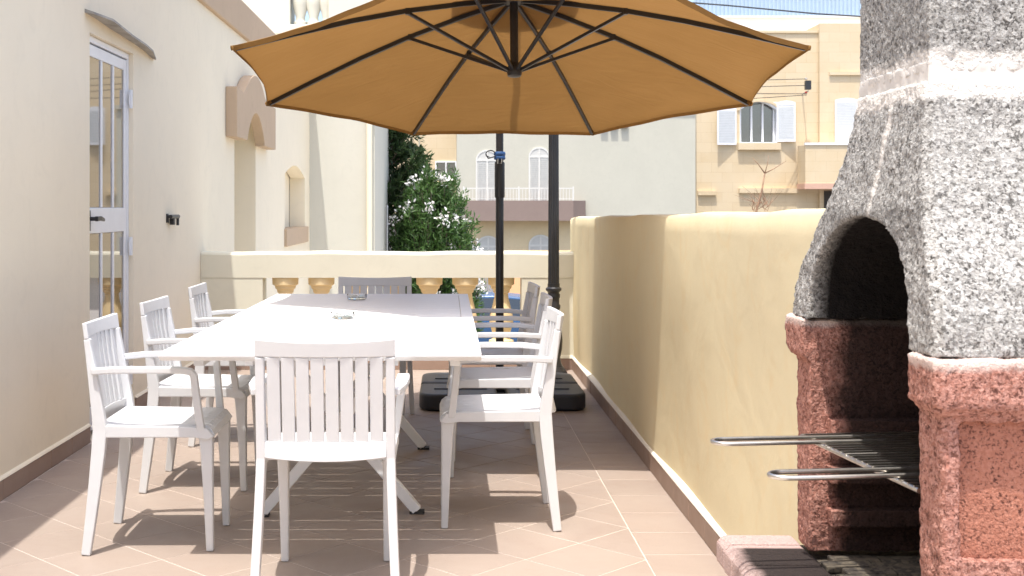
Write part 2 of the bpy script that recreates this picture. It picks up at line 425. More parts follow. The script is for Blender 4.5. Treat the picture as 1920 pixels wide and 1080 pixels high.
for i in range(-30, 60):
    for j in range(-30, 60):
        cx = .695+(i-j)*h; cy = 4.30+(i+j)*h+h-6*h*2
        if cx < XL-h or cx > XB+h or cy < 3.2-h or cy > YB+h: continue
        dia = [(cx, cy-h), (cx+h, cy), (cx, cy+h), (cx-h, cy)]
        p = clip(dia, XL+.012, XB, 3.0, YB-.012)
        if len(p) < 3 or parea(p) < .004: continue
        if parea(p) > T*T*.999 and full:
            o = full.copy(); COL.objects.link(o); o.location = (cx, cy, random.uniform(-.0006, .0002)); o.rotation_euler.z = 0
        else:
            o = tile_piece(p)
            if parea(p) > T*T*.999: full = o
        ntile += 1
y = 4.36-T*5; first = None
while y < YB-.02:
    y1 = min(y+T, YB-.012)
    tile_piece([(XB, y), (XR-.012, y), (XR-.012, y1), (XB, y1)]); y += T; ntile += 1
print('tiles', ntile)

# ================================================================== HOUSE on the left
house = thing('house', 'cream rendered house wall with glazed side door along the left of the terrace', 'house', (XL, 4, STREET))
YE = 16.75
DOOR = (6.47, 7.37, 0.0, 2.16); DW = (10.85, 12.05, -.6, 2.12); NW = (14.2, 16.2, .99, 1.76)
mb = MB()
for a, b, c, d in holed(mb, -4, YE, STREET, 2.80, [DOOR, DW, NW], None):
    mb.add([(XL, a, c), (XL, b, c), (XL, b, d), (XL, a, d)], [(0, 1, 2, 3)])
def reveal(mb, H, dep, arch=0):
    a, b, c, d = H; x0, x1 = XL-dep, XL
    mb.add([(x1,a,c),(x0,a,c),(x0,a,d),(x1,a,d)], [(0,1,2,3)]); mb.add([(x1,b,c),(x0,b,c),(x0,b,d),(x1,b,d)], [(3,2,1,0)])
    mb.add([(x1,a,d),(x0,a,d),(x0,b,d),(x1,b,d)], [(0,1,2,3)]); mb.add([(x1,a,c),(x0,a,c),(x0,b,c),(x1,b,c)], [(3,2,1,0)])
reveal(mb, DOOR, .08); reveal(mb, DW, .26); reveal(mb, NW, .2)
mb.box(XL-6, XL-.35, -4, YE-.01, STREET, 2.79)                      # body behind the facade
for H, dep in ((DOOR, .08), (DW, .26), (NW, .2)):
    pass
mb.add([(XL, -4, 2.80), (XL, YE, 2.80), (XL-.36, YE, 2.80), (XL-.36, -4, 2.80)], [(0, 1, 2, 3)])
mb.build('wall', 'house', house)
MB().box(XL-.33, XL+.035, -4, YE-.01, 2.802, 3.11).build('string_course', 'trim', house, bevel=.01)
# projecting wing beyond
wx1 = -1.0
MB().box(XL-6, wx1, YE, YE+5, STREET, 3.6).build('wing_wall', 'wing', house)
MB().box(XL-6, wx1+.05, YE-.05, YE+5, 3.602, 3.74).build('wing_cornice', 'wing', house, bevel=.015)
MB().tube([(wx1-.07, YE-.05, STREET), (wx1-.07, YE-.05, 3.58)], .04, 12).build('drain_pipe', 'house', house, smooth=50)
for z in (0.4, 2.55):
    MB().box(wx1-.12, wx1-.02, YE-.095, YE-.003, z, z+.05).build('pipe_bracket', 'house', house)
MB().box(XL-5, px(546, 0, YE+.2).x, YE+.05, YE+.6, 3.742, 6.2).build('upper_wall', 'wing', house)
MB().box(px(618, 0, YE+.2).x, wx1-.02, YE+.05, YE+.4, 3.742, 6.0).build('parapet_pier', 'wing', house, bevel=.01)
bal_prof = [(.075,0),(.075,.05),(.055,.06),(.05,.10),(.085,.22),(.09,.30),(.065,.42),(.045,.50),(.06,.52),(.06,.55),(.07,.56),(.08,.62),(.08,.66)]
ub = None
for k in range(3):
    X = px(563+k*25, 0, YE+.2).x
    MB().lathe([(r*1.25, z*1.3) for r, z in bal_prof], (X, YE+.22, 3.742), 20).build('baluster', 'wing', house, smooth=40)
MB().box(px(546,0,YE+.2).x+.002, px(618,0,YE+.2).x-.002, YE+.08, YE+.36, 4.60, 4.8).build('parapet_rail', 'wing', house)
# skirting tiles along the house wall
def skirt(parent, p0, p1, h, t, normal, name='skirting_tile', L=.3, mat='skirt'):
    p0 = Vector(p0); p1 = Vector(p1); n = int((p1-p0).length/L+.5); d = (p1-p0)/n; nn = Vector(normal)
    for i in range(n):
        a = p0+d*i+d.normalized()*.0015; b = p0+d*(i+1)-d.normalized()*.0015
        tt = t+random.uniform(-.001, .0015); hh = h+random.uniform(-.002, .002)
        vs = [a, b, b+nn*tt, a+nn*tt]; vs2 = [v+Vector((0,0,hh)) for v in vs]
        m = MB().add(vs+vs2, [(0,1,2,3),(4,5,6,7),(0,1,5,4),(1,2,6,5),(2,3,7,6),(3,0,4,7)])
        o = m.build(name, mat, parent, bevel=.002, seg=1)
        bm = bmesh.new(); bm.from_mesh(o.data); bmesh.ops.recalc_face_normals(bm, faces=bm.faces); bm.to_mesh(o.data); bm.free()
skirt(house, (XL+.001, 3.6, .0), (XL+.001, 6.45, .0), .085, .010, (1,0,0))
skirt(house, (XL+.001, 7.40, .0), (XL+.001, 9.30, .0), .085, .010, (1,0,0))
# lump of plaster above the skirting
MB().prism([(XL-.01, .087), (XL+.014, .087), (XL+.009, .094), (XL-.01, .108)], 3.6, 6.45, 'y').build('skirting_bead', 'house', house)
MB().prism([(XL-.01, .087), (XL+.014, .087), (XL+.009, .094), (XL-.01, .108)], 7.40, 9.30, 'y').build('skirting_bead', 'house', house)
# door -----------------------------------------------------------------
door = MB(); a, b, c, d = DOOR; xd = XL-.030
def dbox(u0, u1, z0, z1, x0=xd-.045, x1=xd): return MB().box(x0, x1, u0, u1, z0, z1)
dr = dbox(a+.002, a+.035, .004, d-.002, xd-.05, xd+.004).box(xd-.05, xd+.004, b-.035, b-.002, .004, d-.002).box(xd-.05, xd+.004, a+.036, b-.036, d-.037, d-.002)
droot = dr.build('door', 'alu', house, bevel=.003)
leaf = dbox(a+.04, a+.095, .03, d-.045)
leaf.box(xd-.045, xd, b-.095, b-.04, .03, d-.045).box(xd-.044, xd-.001, a+.096, b-.096, d-.11, d-.046)
leaf.box(xd-.044, xd+.001, a+.096, b-.096, 1.095, 1.235).box(xd-.044, xd-.001, a+.096, b-.096, .032, .16)
leaf.build('door_leaf', 'alu', droot, bevel=.004)
w = (b-a-.19)/3
for k in (1, 2):
    u = a+.095+w*k
    dbox(u-.013, u+.013, .161, 1.094, xd-.03, xd+.002).build('glazing_bar', 'alu', droot, bevel=.004)
    dbox(u-.013, u+.013, 1.236, d-.111, xd-.03, xd+.002).build('glazing_bar', 'alu', droot, bevel=.004)
for k in range(3):
    u0 = a+.096+w*k; u1 = u0+w-.002
    for z0, z1 in ((.162, 1.093), (1.237, d-.112)):
        dbox(u0+.014*(k > 0), u1-.013*(k < 2), z0, z1, xd-.020, xd-.006).build('pane', 'doorglass', droot)
for z in (1.83, .95, .18):
    MB().tube([(xd+.022, b-.03, z), (xd+.022, b-.03, z+.11)], .011, 10).box(xd+.013, xd+.018, b-.045, b-.012, z+.02, z+.09).build('hinge', 'alu', droot)
hm = MB().box(xd+.002, xd+.012, a+.05, a+.085, 1.11, 1.22).tube([(xd+.012, a+.068, 1.175), (xd+.05, a+.068, 1.175)], .011, 10)
hm.sweep([(xd+.05, a+.055, 1.175), (xd+.054, a+.12, 1.177), (xd+.05, a+.20, 1.168)], [(.009,.013),(.008,.012),(.006,.008)], side=(1,0,0))
hm.build('handle', 'blackmetal', droot, bevel=.003)
MB().box(xd+.002, xd+.012, a+.045, a+.08, 1.155, 1.19).build('lock_plate', 'steel', droot)
# uneven stone drip ledge over the door
led = MB(); ys = [6.38, 6.6, 6.85, 7.1, 7.4, 7.62, 7.86]; pr = [.05, .09, .085, .07, .07, .06, .02]; zz = [2.265, 2.262, 2.25, 2.245, 2.235, 2.225, 2.205]
vs = []
for yy, p, z in zip(ys, pr, zz): vs += [(XL-.02, yy, z-.012), (XL+p, yy, z-.024), (XL+p, yy, z-.012), (XL-.02, yy, z+.012)]
fs = [(0,1,2,3), tuple(len(vs)-1-i for i in range(4))]
for i in range(len(ys)-1):
    for j in range(4): fs.append((i*4+j, i*4+4+j, i*4+4+(j+1)%4, i*4+(j+1)%4))
led.add(vs, fs).build('drip_ledge', 'stone', house)
# wall hook that holds the door open
hk = thing('door_hold_back', 'small black iron catch fixed on the cream wall right of the glazed door', 'wall catch', (XL, 8.31, 1.17))
MB().box(XL+.001, XL+.008, 8.22, 8.27, 1.135, 1.195).build('plate', 'blackmetal', hk, bevel=.002)
MB().tube([(XL+.03, 8.22, 1.175), (XL+.03, 8.46, 1.175)], .014, 8).tube([(XL+.006, 8.245, 1.175), (XL+.03, 8.245, 1.175)], .01, 8).build('bolt', 'blackmetal', hk)
MB().tube([(XL+.03, 8.44, 1.175), (XL+.03, 8.44, 1.115)], .010, 8).build('latch_arm', 'blackmetal', hk)
MB().box(XL+.01, XL+.04, 8.28, 8.33, 1.12, 1.162).build('keeper', 'blackmetal', hk, bevel=.003)
# arched hood over the recessed doorway
def arch_pts(u0, u1, zs, rise, n=14): return [(u0+(u1-u0)*i/n, zs+rise*math.sin(math.pi*i/n)**.8) for i in range(n+1)]
inner = arch_pts(DW[0]+.12, DW[1]-.06, 1.86, .26)
outer = [(10.42, 1.84), (10.42, 2.27), (10.80, 2.25)]+arch_pts(10.95, 12.0, 2.32, .15, 10)+[(12.15, 2.27), (12.75, 2.27), (12.75, 1.84)]
MB().prism(outer+[(DW[1]-.06, 1.84)]+inner[::-1]+[(DW[0]+.12, 1.84)], XL+.002, XL+.10, 'x').build('arch_hood', 'trim', house, bevel=.006)
MB().box(XL-.30, XL-.262, DW[0], DW[1], -.6, 2.12).build('inner_door', 'house', house)
MB().box(XL-.24, XL-.205, NW[0], NW[1], NW[2], NW[3]).build('window_board', 'house', house)
# segmental head and sill of the small window
segp = [(NW[0]-.002, NW[3]+.002)]+[(NW[0]+(NW[1]-NW[0])*i/12, NW[3]-.13+.13*math.sin(math.pi*i/12)) for i in range(13)]+[(NW[1]+.002, NW[3]+.002)]
MB().prism(segp, XL-.19, XL-.002, 'x').build('window_head', 'house', house)
MB().box(XL-.18, XL+.035, NW[0]-.05, NW[1]+.12, NW[2]-.20, NW[2]+.002).build('window_sill', 'trim', house, bevel=.006)

# ================================================================== BALUSTRADE
bals = thing('balustrade', 'cream masonry balustrade with stout buff balusters closing the far end of the terrace', 'balustrade', (-.5, YB, 0))
OX0, OX1 = -1.416, .563; yb1 = YB+.20
mb = MB()
for u0, u1, z0, z1 in ((XL+.002, OX0, -.3, .70), (OX1, XR+.06, -.3, .70), (OX0, OX1, -.3, .17)):
    mb.box(u0, u1, YB, yb1, z0, z1)
mb.build('wall', 'rail', bals)
tp = [(YB-.004, .701), (YB-.004, .878), (YB+.006, .892), (YB+.03, .899), (yb1-.03, .899), (yb1-.006, .892), (yb1+.004, .878), (yb1+.004, .701)]
mb = MB(); n = 40
X = [XL+.003+(XR+.057-XL)*i/n for i in range(n+1)]
vs = []; fs = []
for i, x in enumerate(X):
    wv = .003*math.sin(x*5.1)+.002*math.sin(x*13+1)
    vs += [(x, p[0], p[1]+(wv if p[1] > .75 else 0)) for p in tp]
for i in range(n):
    for j in range(8): fs.append((i*8+(j+1)%8, i*8+j, i*8+8+j, i*8+8+(j+1)%8))
fs += [tuple(range(8)), tuple(n*8+7-j for j in range(8))]
mb.add(vs, fs).build('top_rail', 'rail', bals, smooth=30)
bp = [(.095,.17),(.095,.215),(.07,.225),(.062,.25),(.075,.29),(.092,.35),(.090,.40),(.072,.47),(.055,.54),(.052,.575),(.063,.585),(.066,.605),(.078,.615),(.082,.635),(.100,.645),(.102,.699)]
bm0 = None
for k in range(7):
    x = px(535+k*67.5, 0, YB+.1).x
    if bm0 is None: bm0 = MB().lathe(bp, (0,0,0), 20).build('baluster', 'baluster', bals, smooth=35); o = bm0
    else: o = bm0.copy(); COL.objects.link(o)
    o.matrix_parent_inverse = parent_world(bals).inverted(); o.location = (x, YB+.105, 0)
skirt(bals, (XL+.02, YB-.0005, 0), (XR-.012, YB-.0005, 0), .085, .010, (0,-1,0))
MB().prism([(YB+.005, .087), (YB-.014, .087), (YB-.008, .10), (YB+.005, .12)], XL+.02, XR-.01, 'x').build('skirting_bead', 'rail', bals)

# ================================================================== RIGHT BOUNDARY WALL
rw = thing('boundary_wall', 'yellow cream plastered boundary wall on the right of the terrace behind the barbecue', 'wall', (XR, 6, 0))
YW0 = 3.02
n = 64; nz = 26; vs = []; fs = []
def wtop(y): return 1.166+(1.204-1.166)*min(1, (9.3-y)/3.9) + (.024*max(0, (5.4-y)/2.1)) + .0035*math.sin(y*4.3)+.002*math.sin(y*11)
def wx(y, z): return XR + .006*math.sin(y*1.7+z*2.1)+.004*math.sin(y*4.1-z*3.3)+.003*math.sin(z*6+y)
for i in range(n+1):
    yy = YW0+(YB+.25-YW0)*i/n; zt = wtop(yy)
    for j in range(nz+1):
        z = -.3+(zt-.02+.3)*j/nz; vs.append((wx(yy, z), yy, z))
    vs += [(wx(yy, zt)+.012, yy, zt-.004), (XR+.04, yy, zt), (XR+.17, yy, zt), (XR+.20, yy, zt-.02), (XR+.20, yy, -.3)]
m_ = nz+6
for i in range(n):
    for j in range(m_-1): fs.append((i*m_+j, i*m_+j+1, (i+1)*m_+j+1, (i+1)*m_+j))
fs += [tuple(range(m_)), tuple((n+1)*m_-1-j for j in range(m_))]
MB().add(vs, fs).build('wall', 'terrace', rw, smooth=40)
MB().box(XR+.2, XR+2.6, YW0, YW0+.2, -.3, 1.228).build('return_wall', 'terrace', rw, bevel=.01)
skirt(rw, (XR-.006, YW0, 0), (XR-.006, YB-.012, 0), .085, .012, (-1,0,0))
MB().prism([(XR+.01, .087), (XR-.019, .087), (XR-.015, .095), (XR+.012, .108)], YW0, YB-.012, 'y').build('skirting_bead', 'capwhite', rw)

# ================================================================== BARBECUE
def tex(name, typ, size, **kw):
    t = bpy.data.textures.new(name, typ); 
    if hasattr(t, 'noise_scale'): t.noise_scale = size
    for k, v in kw.items(): setattr(t, k, v)
    return t
TEXA = tex('crumb', 'CLOUDS', .011, noise_depth=2); TEXB = tex('lump', 'CLOUDS', .06, noise_depth=1); TEXC = tex('ragged', 'CLOUDS', .03, noise_depth=3)
def rough_cast(o, cuts=(), voxel=.006, d1=.006, d2=.006, texs=None, smooth=True):
    for c in cuts:
        b = o.modifiers.new('cut', 'BOOLEAN'); b.operation = 'DIFFERENCE'; b.object = c; b.solver = 'EXACT'
    r = o.modifiers.new('remesh', 'REMESH'); r.mode = 'VOXEL'; r.voxel_size = voxel
    for t, d in (texs or ((TEXB, d2), (TEXA, d1))):
        if d:
            q = o.modifiers.new('rough', 'DISPLACE'); q.texture = t; q.texture_coords = 'LOCAL'; q.strength = d; q.mid_level = .5
    dg = bpy.context.evaluated_depsgraph_get(); dg.update()
    me = bpy.data.meshes.new_from_object(o.evaluated_get(dg)); mats = o.data.materials[:]
    o.modifiers.clear(); o.data = me
    me.materials.clear()
    for m in mats: me.materials.append(m)
    if smooth:
        for p in me.polygons: p.use_smooth = True
def cutter(mb):
    o = bpy.data.objects.new('cut', mb.mesh('cut')); COL.objects.link(o); return o
def loft(secs):
    vs = []; fs = []
    for z, x0, x1, y0, y1, r in secs:
        vs += [(x0+r, y0, z), (x1, y0, z), (x1, y1, z), (x0+r, y1, z), (x0, y1-r, z), (x0, y0+r, z)]
    n = 6
    for i in range(len(secs)-1):
        for j in range(n): fs.append((i*n+j, i*n+(j+1)%n, (i+1)*n+(j+1)%n, (i+1)*n+j))
    fs += [tuple(range(n-1, -1, -1)), tuple(len(vs)-n+j for j in range(n))]
    return MB().add(vs, fs)
bbq = thing('barbecue', 'masonry barbecue with grey chimney hood on a red rough cast firebox', 'barbecue', (1.05, 2.4, 0))
YN, YF = 2.005, 2.87
archp = [(2.14, .3), (2.73, .3), (2.735, 1.0)]+[(2.4375+.2975*math.cos(a), 1.0+.215*math.sin(a)**.9) for a in [math.pi*i/20 for i in range(1, 20)]]+[(2.14, 1.0)]
cav = cutter(MB().prism(archp, .55, 1.20, 'x'))
hood = loft([(.985, .80, 1.32, 2.015, 2.862, .012), (1.04, .803, 1.32, 2.02, 2.855, .014), (1.10, .808, 1.32, 2.042, 2.825, .018), (1.16, .815, 1.32, 2.075, 2.765, .018),
             (1.22, .822, 1.31, 2.115, 2.705, .016), (1.30, .837, 1.30, 2.155, 2.65, .014), (1.38, .852, 1.29, 2.19, 2.612, .012), (1.462, .863, 1.28, 2.212, 2.59, .012)])
hood = hood.build('chimney_hood', 'greyagg', bbq)
bpy.context.view_layer.update(); rough_cast(hood, [cav], .0045, .008, .008)
ch = MB().box(.868, 1.25, 2.215, 2.585, 1.478, 2.6).build('chimney_flue', 'chimagg', bbq)
ch2 = cutter(MB().box(.93, 1.19, 2.28, 2.52, 1.4, 2.7)); rough_cast(ch, [ch2], .0055, .008, .006)
# firebox
fb = loft([(.462, .812, 1.31, YN+.012, YF-.012, .006), (.885, .812, 1.31, YN+.012, YF-.012, .006), (.905, .792, 1.32, YN-.012, YF+.014, .008), (.983, .792, 1.32, YN-.012, YF+.014, .008)])
fb = fb.build('firebox', 'pinkagg', bbq)
c1 = cutter(MB().prism([(2.115, .3), (2.75, .3), (2.75, 1.2), (2.115, 1.2)], .55, 1.20, 'x'))
c2 = cutter(MB().box(.842, 1.27, YN-.2, YN+.040, .650, .878))
c3 = cutter(MB().box(.842, 1.27, YN-.2, YN+.040, .30, .618))
rough_cast(fb, [c1, c2, c3], .0055, .008, .008)
for z0, z1 in ((.640, .885), (.465, .625)):
    p = MB().box(.835, 1.275, YN+.030, YN+.06, z0, z1).build('side_panel', 'panelagg', bbq); rough_cast(p, [], .005, .004, .003)
# ledges inside that carry the grill
for yy, s in ((2.75, -1), (2.115, 1)):
    for z in (.56, .655, .76):
        l = MB().box(.85, 1.15, min(yy+.02*-s, yy+s*.035), max(yy+.02*-s, yy+s*.035), z-.035, z).build('grill_ledge', 'pinkagg', bbq); rough_cast(l, [], .005, .005, .004)
# mortar joints
mj = MB().box(.8675, 1.256, 2.2145, 2.587, 1.448, 1.498).build('mortar_joint', 'mortar', bbq)
rough_cast(mj, [], .004, 0, 0, ((TEXB, .007), (TEXC, .005)))
# hearth of bricks
bb = MB().box(.74, 1.30, YN+.03, YF-.03, .0, .383).build('base_block', 'block', bbq); rough_cast(bb, [], .012, .008, .004)
MB().box(.70, 1.30, YN+.02, YF+.01, .385, .440).build('hearth_bed', 'inbrick', bbq)
bprof = [(.634, .40), (.634, .445), (.650, .460), (.812, .459), (.812, .388), (.650, .388)]
y = YF+.03; k = 0
while y > 1.55:
    wdt = .079; o = MB().prism(bprof, y-wdt, y, 'y').build('brick', 'brick', bbq, bevel=.006)
    o.location.x += random.uniform(-.003, .003); o.location.z += random.uniform(-.003, .002)
    y -= wdt+.004; k += 1
y = YF-.125
while y > 2.10:
    x = .818+.03*((k % 2))
    while x < 1.19:
        L = .105
        o = MB().box(x, min(x+L, 1.198), y-.046, y, .441, .456).build('fire_brick', 'inbrick', bbq, bevel=.003)
        o.location.z += random.uniform(-.003, .002); x += L+.005
    y -= .050; k += 1
for c in (cav, ch2, c1, c2, c3): bpy.data.objects.remove(c)
for o in [o for o in bpy.data.objects if o.name.startswith('cut')]: bpy.data.objects.remove(o)
# grill -----------------------------------------------------------------
gz = .732
gr_ = thing('grill_rack', 'steel wire grill rack with two loop handles sticking out of the barbecue', 'grill', (.8, 2.4, gz))
A = Vector((.775, 2.685, gz)); B = Vector((.832, 2.165, gz)); u = (B-A).normalized(); v = Vector((-u.y, u.x, 0))
if v.x < 0: v = -v
depth = .36
MB().tube([A, A+u*.01, B-u*.01, B], .0052, 8).build('front_bar', 'steel', gr_, smooth=60)
MB().tube([A+v*depth, B+v*depth], .0052, 8).build('rear_bar', 'steel', gr_, smooth=60)
nrod = 22
for i in range(nrod):
    p = A+(B-A)*((i+.5)/nrod)+Vector((0, 0, .0055)); MB().tube([p-v*.004, p+v*(depth+.004)], .0021, 6).build('rod', 'steel', gr_, smooth=60)
for q in (A+u*.10, B-u*.10):
    L = .235; w_ = .026; pts = [q+v*.13+u*w_]
    pts += [q-v*(L-.03)+u*w_]
    for i in range(1, 8):
        a = math.pi*i/8; pts.append(q-v*(L-.03+.03*math.sin(a))+u*w_*math.cos(a))
    pts += [q-v*(L-.03)-u*w_, q+v*.13-u*w_]
    pts = [p+Vector((0, 0, .011)) for p in pts]
    MB().tube(pts, .0046, 8).build('handle', 'steel', gr_, smooth=60)

# ================================================================== TABLE
TY0, TY1, TX0, TX1, TZ = 4.16, 7.05, -.985, .114, .74
tbl = thing('dining_table', 'long white slatted dining table with crossed legs in the middle of the terrace', 'table', (-.435, 5.6, 0))
fw = .055
def edge_board(poly_axis, a0, a1, poly): return MB().prism(poly, a0, a1, poly_axis).build('top_frame', 'tablewhite', tbl, bevel=.003)
edge_board('x', TX0, TX1, [(TY0, TZ), (TY0+fw, TZ), (TY0+fw, TZ-.03), (TY0+.03, TZ-.03), (TY0, TZ-.014)])
edge_board('x', TX0, TX1, [(TY1, TZ), (TY1-fw, TZ), (TY1-fw, TZ-.03), (TY1-.03, TZ-.03), (TY1, TZ-.014)])
edge_board('y', TY0+fw+.001, TY1-fw-.001, [(TX0, TZ), (TX0+fw, TZ), (TX0+fw, TZ-.03), (TX0+.03, TZ-.03), (TX0, TZ-.014)])
edge_board('y', TY0+fw+.001, TY1-fw-.001, [(TX1, TZ), (TX1-fw, TZ), (TX1-fw, TZ-.03), (TX1-.03, TZ-.03), (TX1, TZ-.014)])
ns = 20; L = (TY1-TY0-2*fw)/ns
sl0 = None
for i in range(ns):
    y0 = TY0+fw+L*i
    if sl0 is None: sl0 = MB().box(TX0+fw+.001, TX1-fw-.001, 0.0045, L-.0045, TZ-.022, TZ-.0008).build('slat', 'tablewhite', tbl, bevel=.002); o = sl0
    else: o = sl0.copy(); COL.objects.link(o)
    o.location = (0, y0, 0)
for x in (TX0+.30, -.435, TX1-.30):
    MB().box(x-.014, x+.014, TY0+fw+.002, TY1-fw-.002, TZ-.05, TZ-.0225).build('rail', 'tablewhite', tbl)
for x in (TX0+.09, TX1-.09):
    MB().box(x-.018, x+.018, TY0+.24, TY1-.24, TZ-.075, TZ-.0235).build('rail', 'tablewhite', tbl, bevel=.003)
for yy in (4.93, 6.25):
    for s in (-1, 1):
        p0 = Vector((-.435+s*.31, yy+s*.0, .012)); p1 = Vector((-.435-s*.27, yy, TZ-.05)); off = Vector((0, s*.023, 0))
        o = MB().sweep([p0+off, p1+off], (.022, .021), side=(0,1,0)).build('leg', 'tablewhite', tbl, bevel=.004)
        MB().box(p0.x-.03, p0.x+.03, yy+s*.023-.022, yy+s*.023+.022, .001, .012).build('foot_pad', 'rubber', tbl)
    MB().box(-.80, -.07, yy-.03, yy+.03, TZ-.105, TZ-.0755).build('cross_bar', 'tablewhite', tbl, bevel=.003)
MB().box(-.45, -.42, 4.97, 6.21, .335, .375).build('stretcher', 'tablewhite', tbl, bevel=.003)
# ashtrays
def ashtray(p, lab):
    o = MB().lathe([(.044, 0), (.051, .004), (.055, .026), (.055, .029), (.050, .029), (.044, .010), (.0, .009)], (0,0,0), 28, caps=False)
    o.f.append(tuple(range(27, -1, -1)))
    # notches in the rim
    o.v = [(x, y, z-(.009 if z > .024 and (math.degrees(math.atan2(y, x)) % 90) < 14 else 0)) for x, y, z in o.v]
    o = o.build('ashtray', 'clearglass', smooth=30); o.location = p; tag(o, lab, 'ashtray', 'glass ashtrays on the table'); return o
ashtray((-.468, 5.45, TZ+.001), 'round clear glass ashtray in the sun on the white table')
ashtray((-.49, 6.60, TZ+.001), 'round clear glass ashtray on the shaded far end of the table')

# ================================================================== CHAIRS (built facing +x)
def make_chair(label):
    root = thing('armchair', label, 'chair', group='white resin armchairs around the table', world=False)
    W2 = .205
    def xb(z):                                   # rake of the back
        return -.180-.055*((z-.44)/.38)**1.1 if z > .44 else -.180-.045*((.44-z)/.44)**1.2
    for s in (-1, 1):
        pts = []; sec = []
        for z in (0, .12, .25, .36, .44, .50, .58, .66, .74, .764):
            yy = s*(W2+(.018*(1-z/.44)**1.2 if z < .44 else 0)); pts.append((xb(z), yy, z))
            t = .016+.009*min(1, z/.40) if z < .44 else .025-.013*min(1, (z-.44)/.30)
            sec.append((.0145, t))
        MB().sweep(pts, sec).build('leg', 'resin', root, bevel=.004)
        pts = [(.205-.0*s, s*.178, 0), (.200, s*.180, .2), (.195, s*.183, .36), (.192, s*.184, .425)]
        MB().sweep(pts, [(.013, .013), (.016, .017), (.019, .022), (.021, .026)]).build('leg', 'resin', root, bevel=.005)
        # armrest and its front post
        pts = [(xb(.655)+.006, s*(W2+.012), .650), (-.12, s*(W2+.028), .657), (0, s*(W2+.034), .658), (.11, s*(W2+.032), .656), (.146, s*(W2+.029), .651), (.157, s*(W2+.027), .636), (.166, s*(W2+.016), .54), (.178, s*(W2+.0), .43)]
        MB().sweep(pts, [(.019, .011), (.022, .011), (.022, .011), (.021, .011), (.019, .011), (.016, .012), (.013, .013), (.012, .014)]).build('armrest', 'resin', root, bevel=.004)
    # backrest: curved top rail, lower rail, slats
    def cv(y): return -.028*(1-(y/.2195)**2)
    def band(z0, z1, th, ymax, n=14, lean=0):
        m = MB(); vs = []; fs = []
        for i in range(n+1):
            y = -ymax+2*ymax*i/n
            for z, t in ((z0, th), (z0, -th), (z1, -th), (z1, th)): vs.append((xb(z)+cv(y)+t+(lean if z == z0 else 0), y, z+(.009*(y/ymax)**2 if z == z1 and z > .7 else 0)-(.010*(1-(y/ymax)**2) if lean and z == z0 else 0)))
        for i in range(n):
            for j in range(4): fs.append((i*4+j, i*4+(j+1)%4, i*4+4+(j+1)%4, i*4+4+j))
        fs += [(3,2,1,0), tuple(n*4+j for j in range(4))]
        return m.add(vs, fs)
    back = band(.7645, .812, .0085, W2+.0145)
    back = back.build('backrest', 'resin', root, bevel=.003)
    band(.445, .494, .010, W2-.0135, lean=-.020).build('lower_rail', 'resin', back, bevel=.003)
    n = 8; span = 2*(W2-.0165); pitch = span/(n+.18)
    for i in range(n):
        y = -span/2+pitch*(i+.59); w_ = pitch/2-.0029
        pts = [(xb(z)+cv(y), y, z) for z in (.4945, .56, .63, .70, .7645)]
        MB().sweep(pts, (w_, .006)).build('slat', 'resin', back, bevel=.002)
    # seat: moulded shell with shallow front-to-back ribs and a waterfall front
    prof = [(-.185, .462), (-.10, .452), (0, .449), (.09, .452), (.16, .455), (.195, .450), (.215, .437), (.224, .415)]
    bot = [(.206, .412), (.195, .425), (.16, .436), (0, .432), (-.185, .432)]
    seat = MB().prism(prof+bot, -W2+.012, W2-.012, 'y')
    seat = seat.build('seat', 'resin', root, bevel=.002)
    nr = 9; sp = 2*(W2-.018)
    for i in range(nr):
        y0 = -sp/2+sp*i/nr+.0022; y1 = -sp/2+sp*(i+1)/nr-.0022
        rp = [(.03, .4480), (.09, .4530), (.16, .4562), (.1956, .4510), (.209, .4425)]
        lo = [(x-.004, z-.006) for x, z in rp][::-1]
        MB().prism(rp+lo, y0, y1, 'y').build('seat_rib', 'resin', seat, bevel=.001, seg=1)
    for s in (-1, 1):
        MB().prism([(-.19, .458), (.14, .452), (.20, .446), (.224, .415), (.20, .405), (.15, .413), (-.19, .413)], s*W2-.013, s*W2+.011, 'y').build('side_rail', 'resin', seat, bevel=.004)
    MB().box(.185, .205, -W2+.02, W2-.02, .395, .43).build('front_rail', 'resin', seat, bevel=.004)
    return root
spots = [  # x, y, rotation, label
    (-1.062, 4.58, 1.0, 'nearest white armchair on the house side, left of the table front corner'),
    (-1.088, 5.52, -1.5, 'middle white armchair of the three on the house side, beside the glazed door'),
    (-1.105, 6.56, 1.0, 'farthest white armchair of the three on the house side of the table'),
    (.190, 4.90, 180.5, 'nearest white armchair on the boundary wall side, partly in sun'),
    (.222, 5.78, 178.5, 'middle white armchair of the three on the boundary wall side of the table'),
    (.225, 6.62, 181, 'farthest white armchair on the boundary wall side, in the parasol shade'),
    (-.388, 4.075, 90.5, 'white armchair seen from behind at the near end of the table'),
    (-.437, 7.12, -90, 'white armchair in shade at the far end of the table facing the camera')]
ch0 = make_chair(spots[0][3])
for i, (x, y, a, lab) in enumerate(spots):
    o = ch0 if i == 0 else copy_tree(ch0)
    o.location = (x, y, .0012); o.rotation_euler.z = R(a); o['label'] = lab

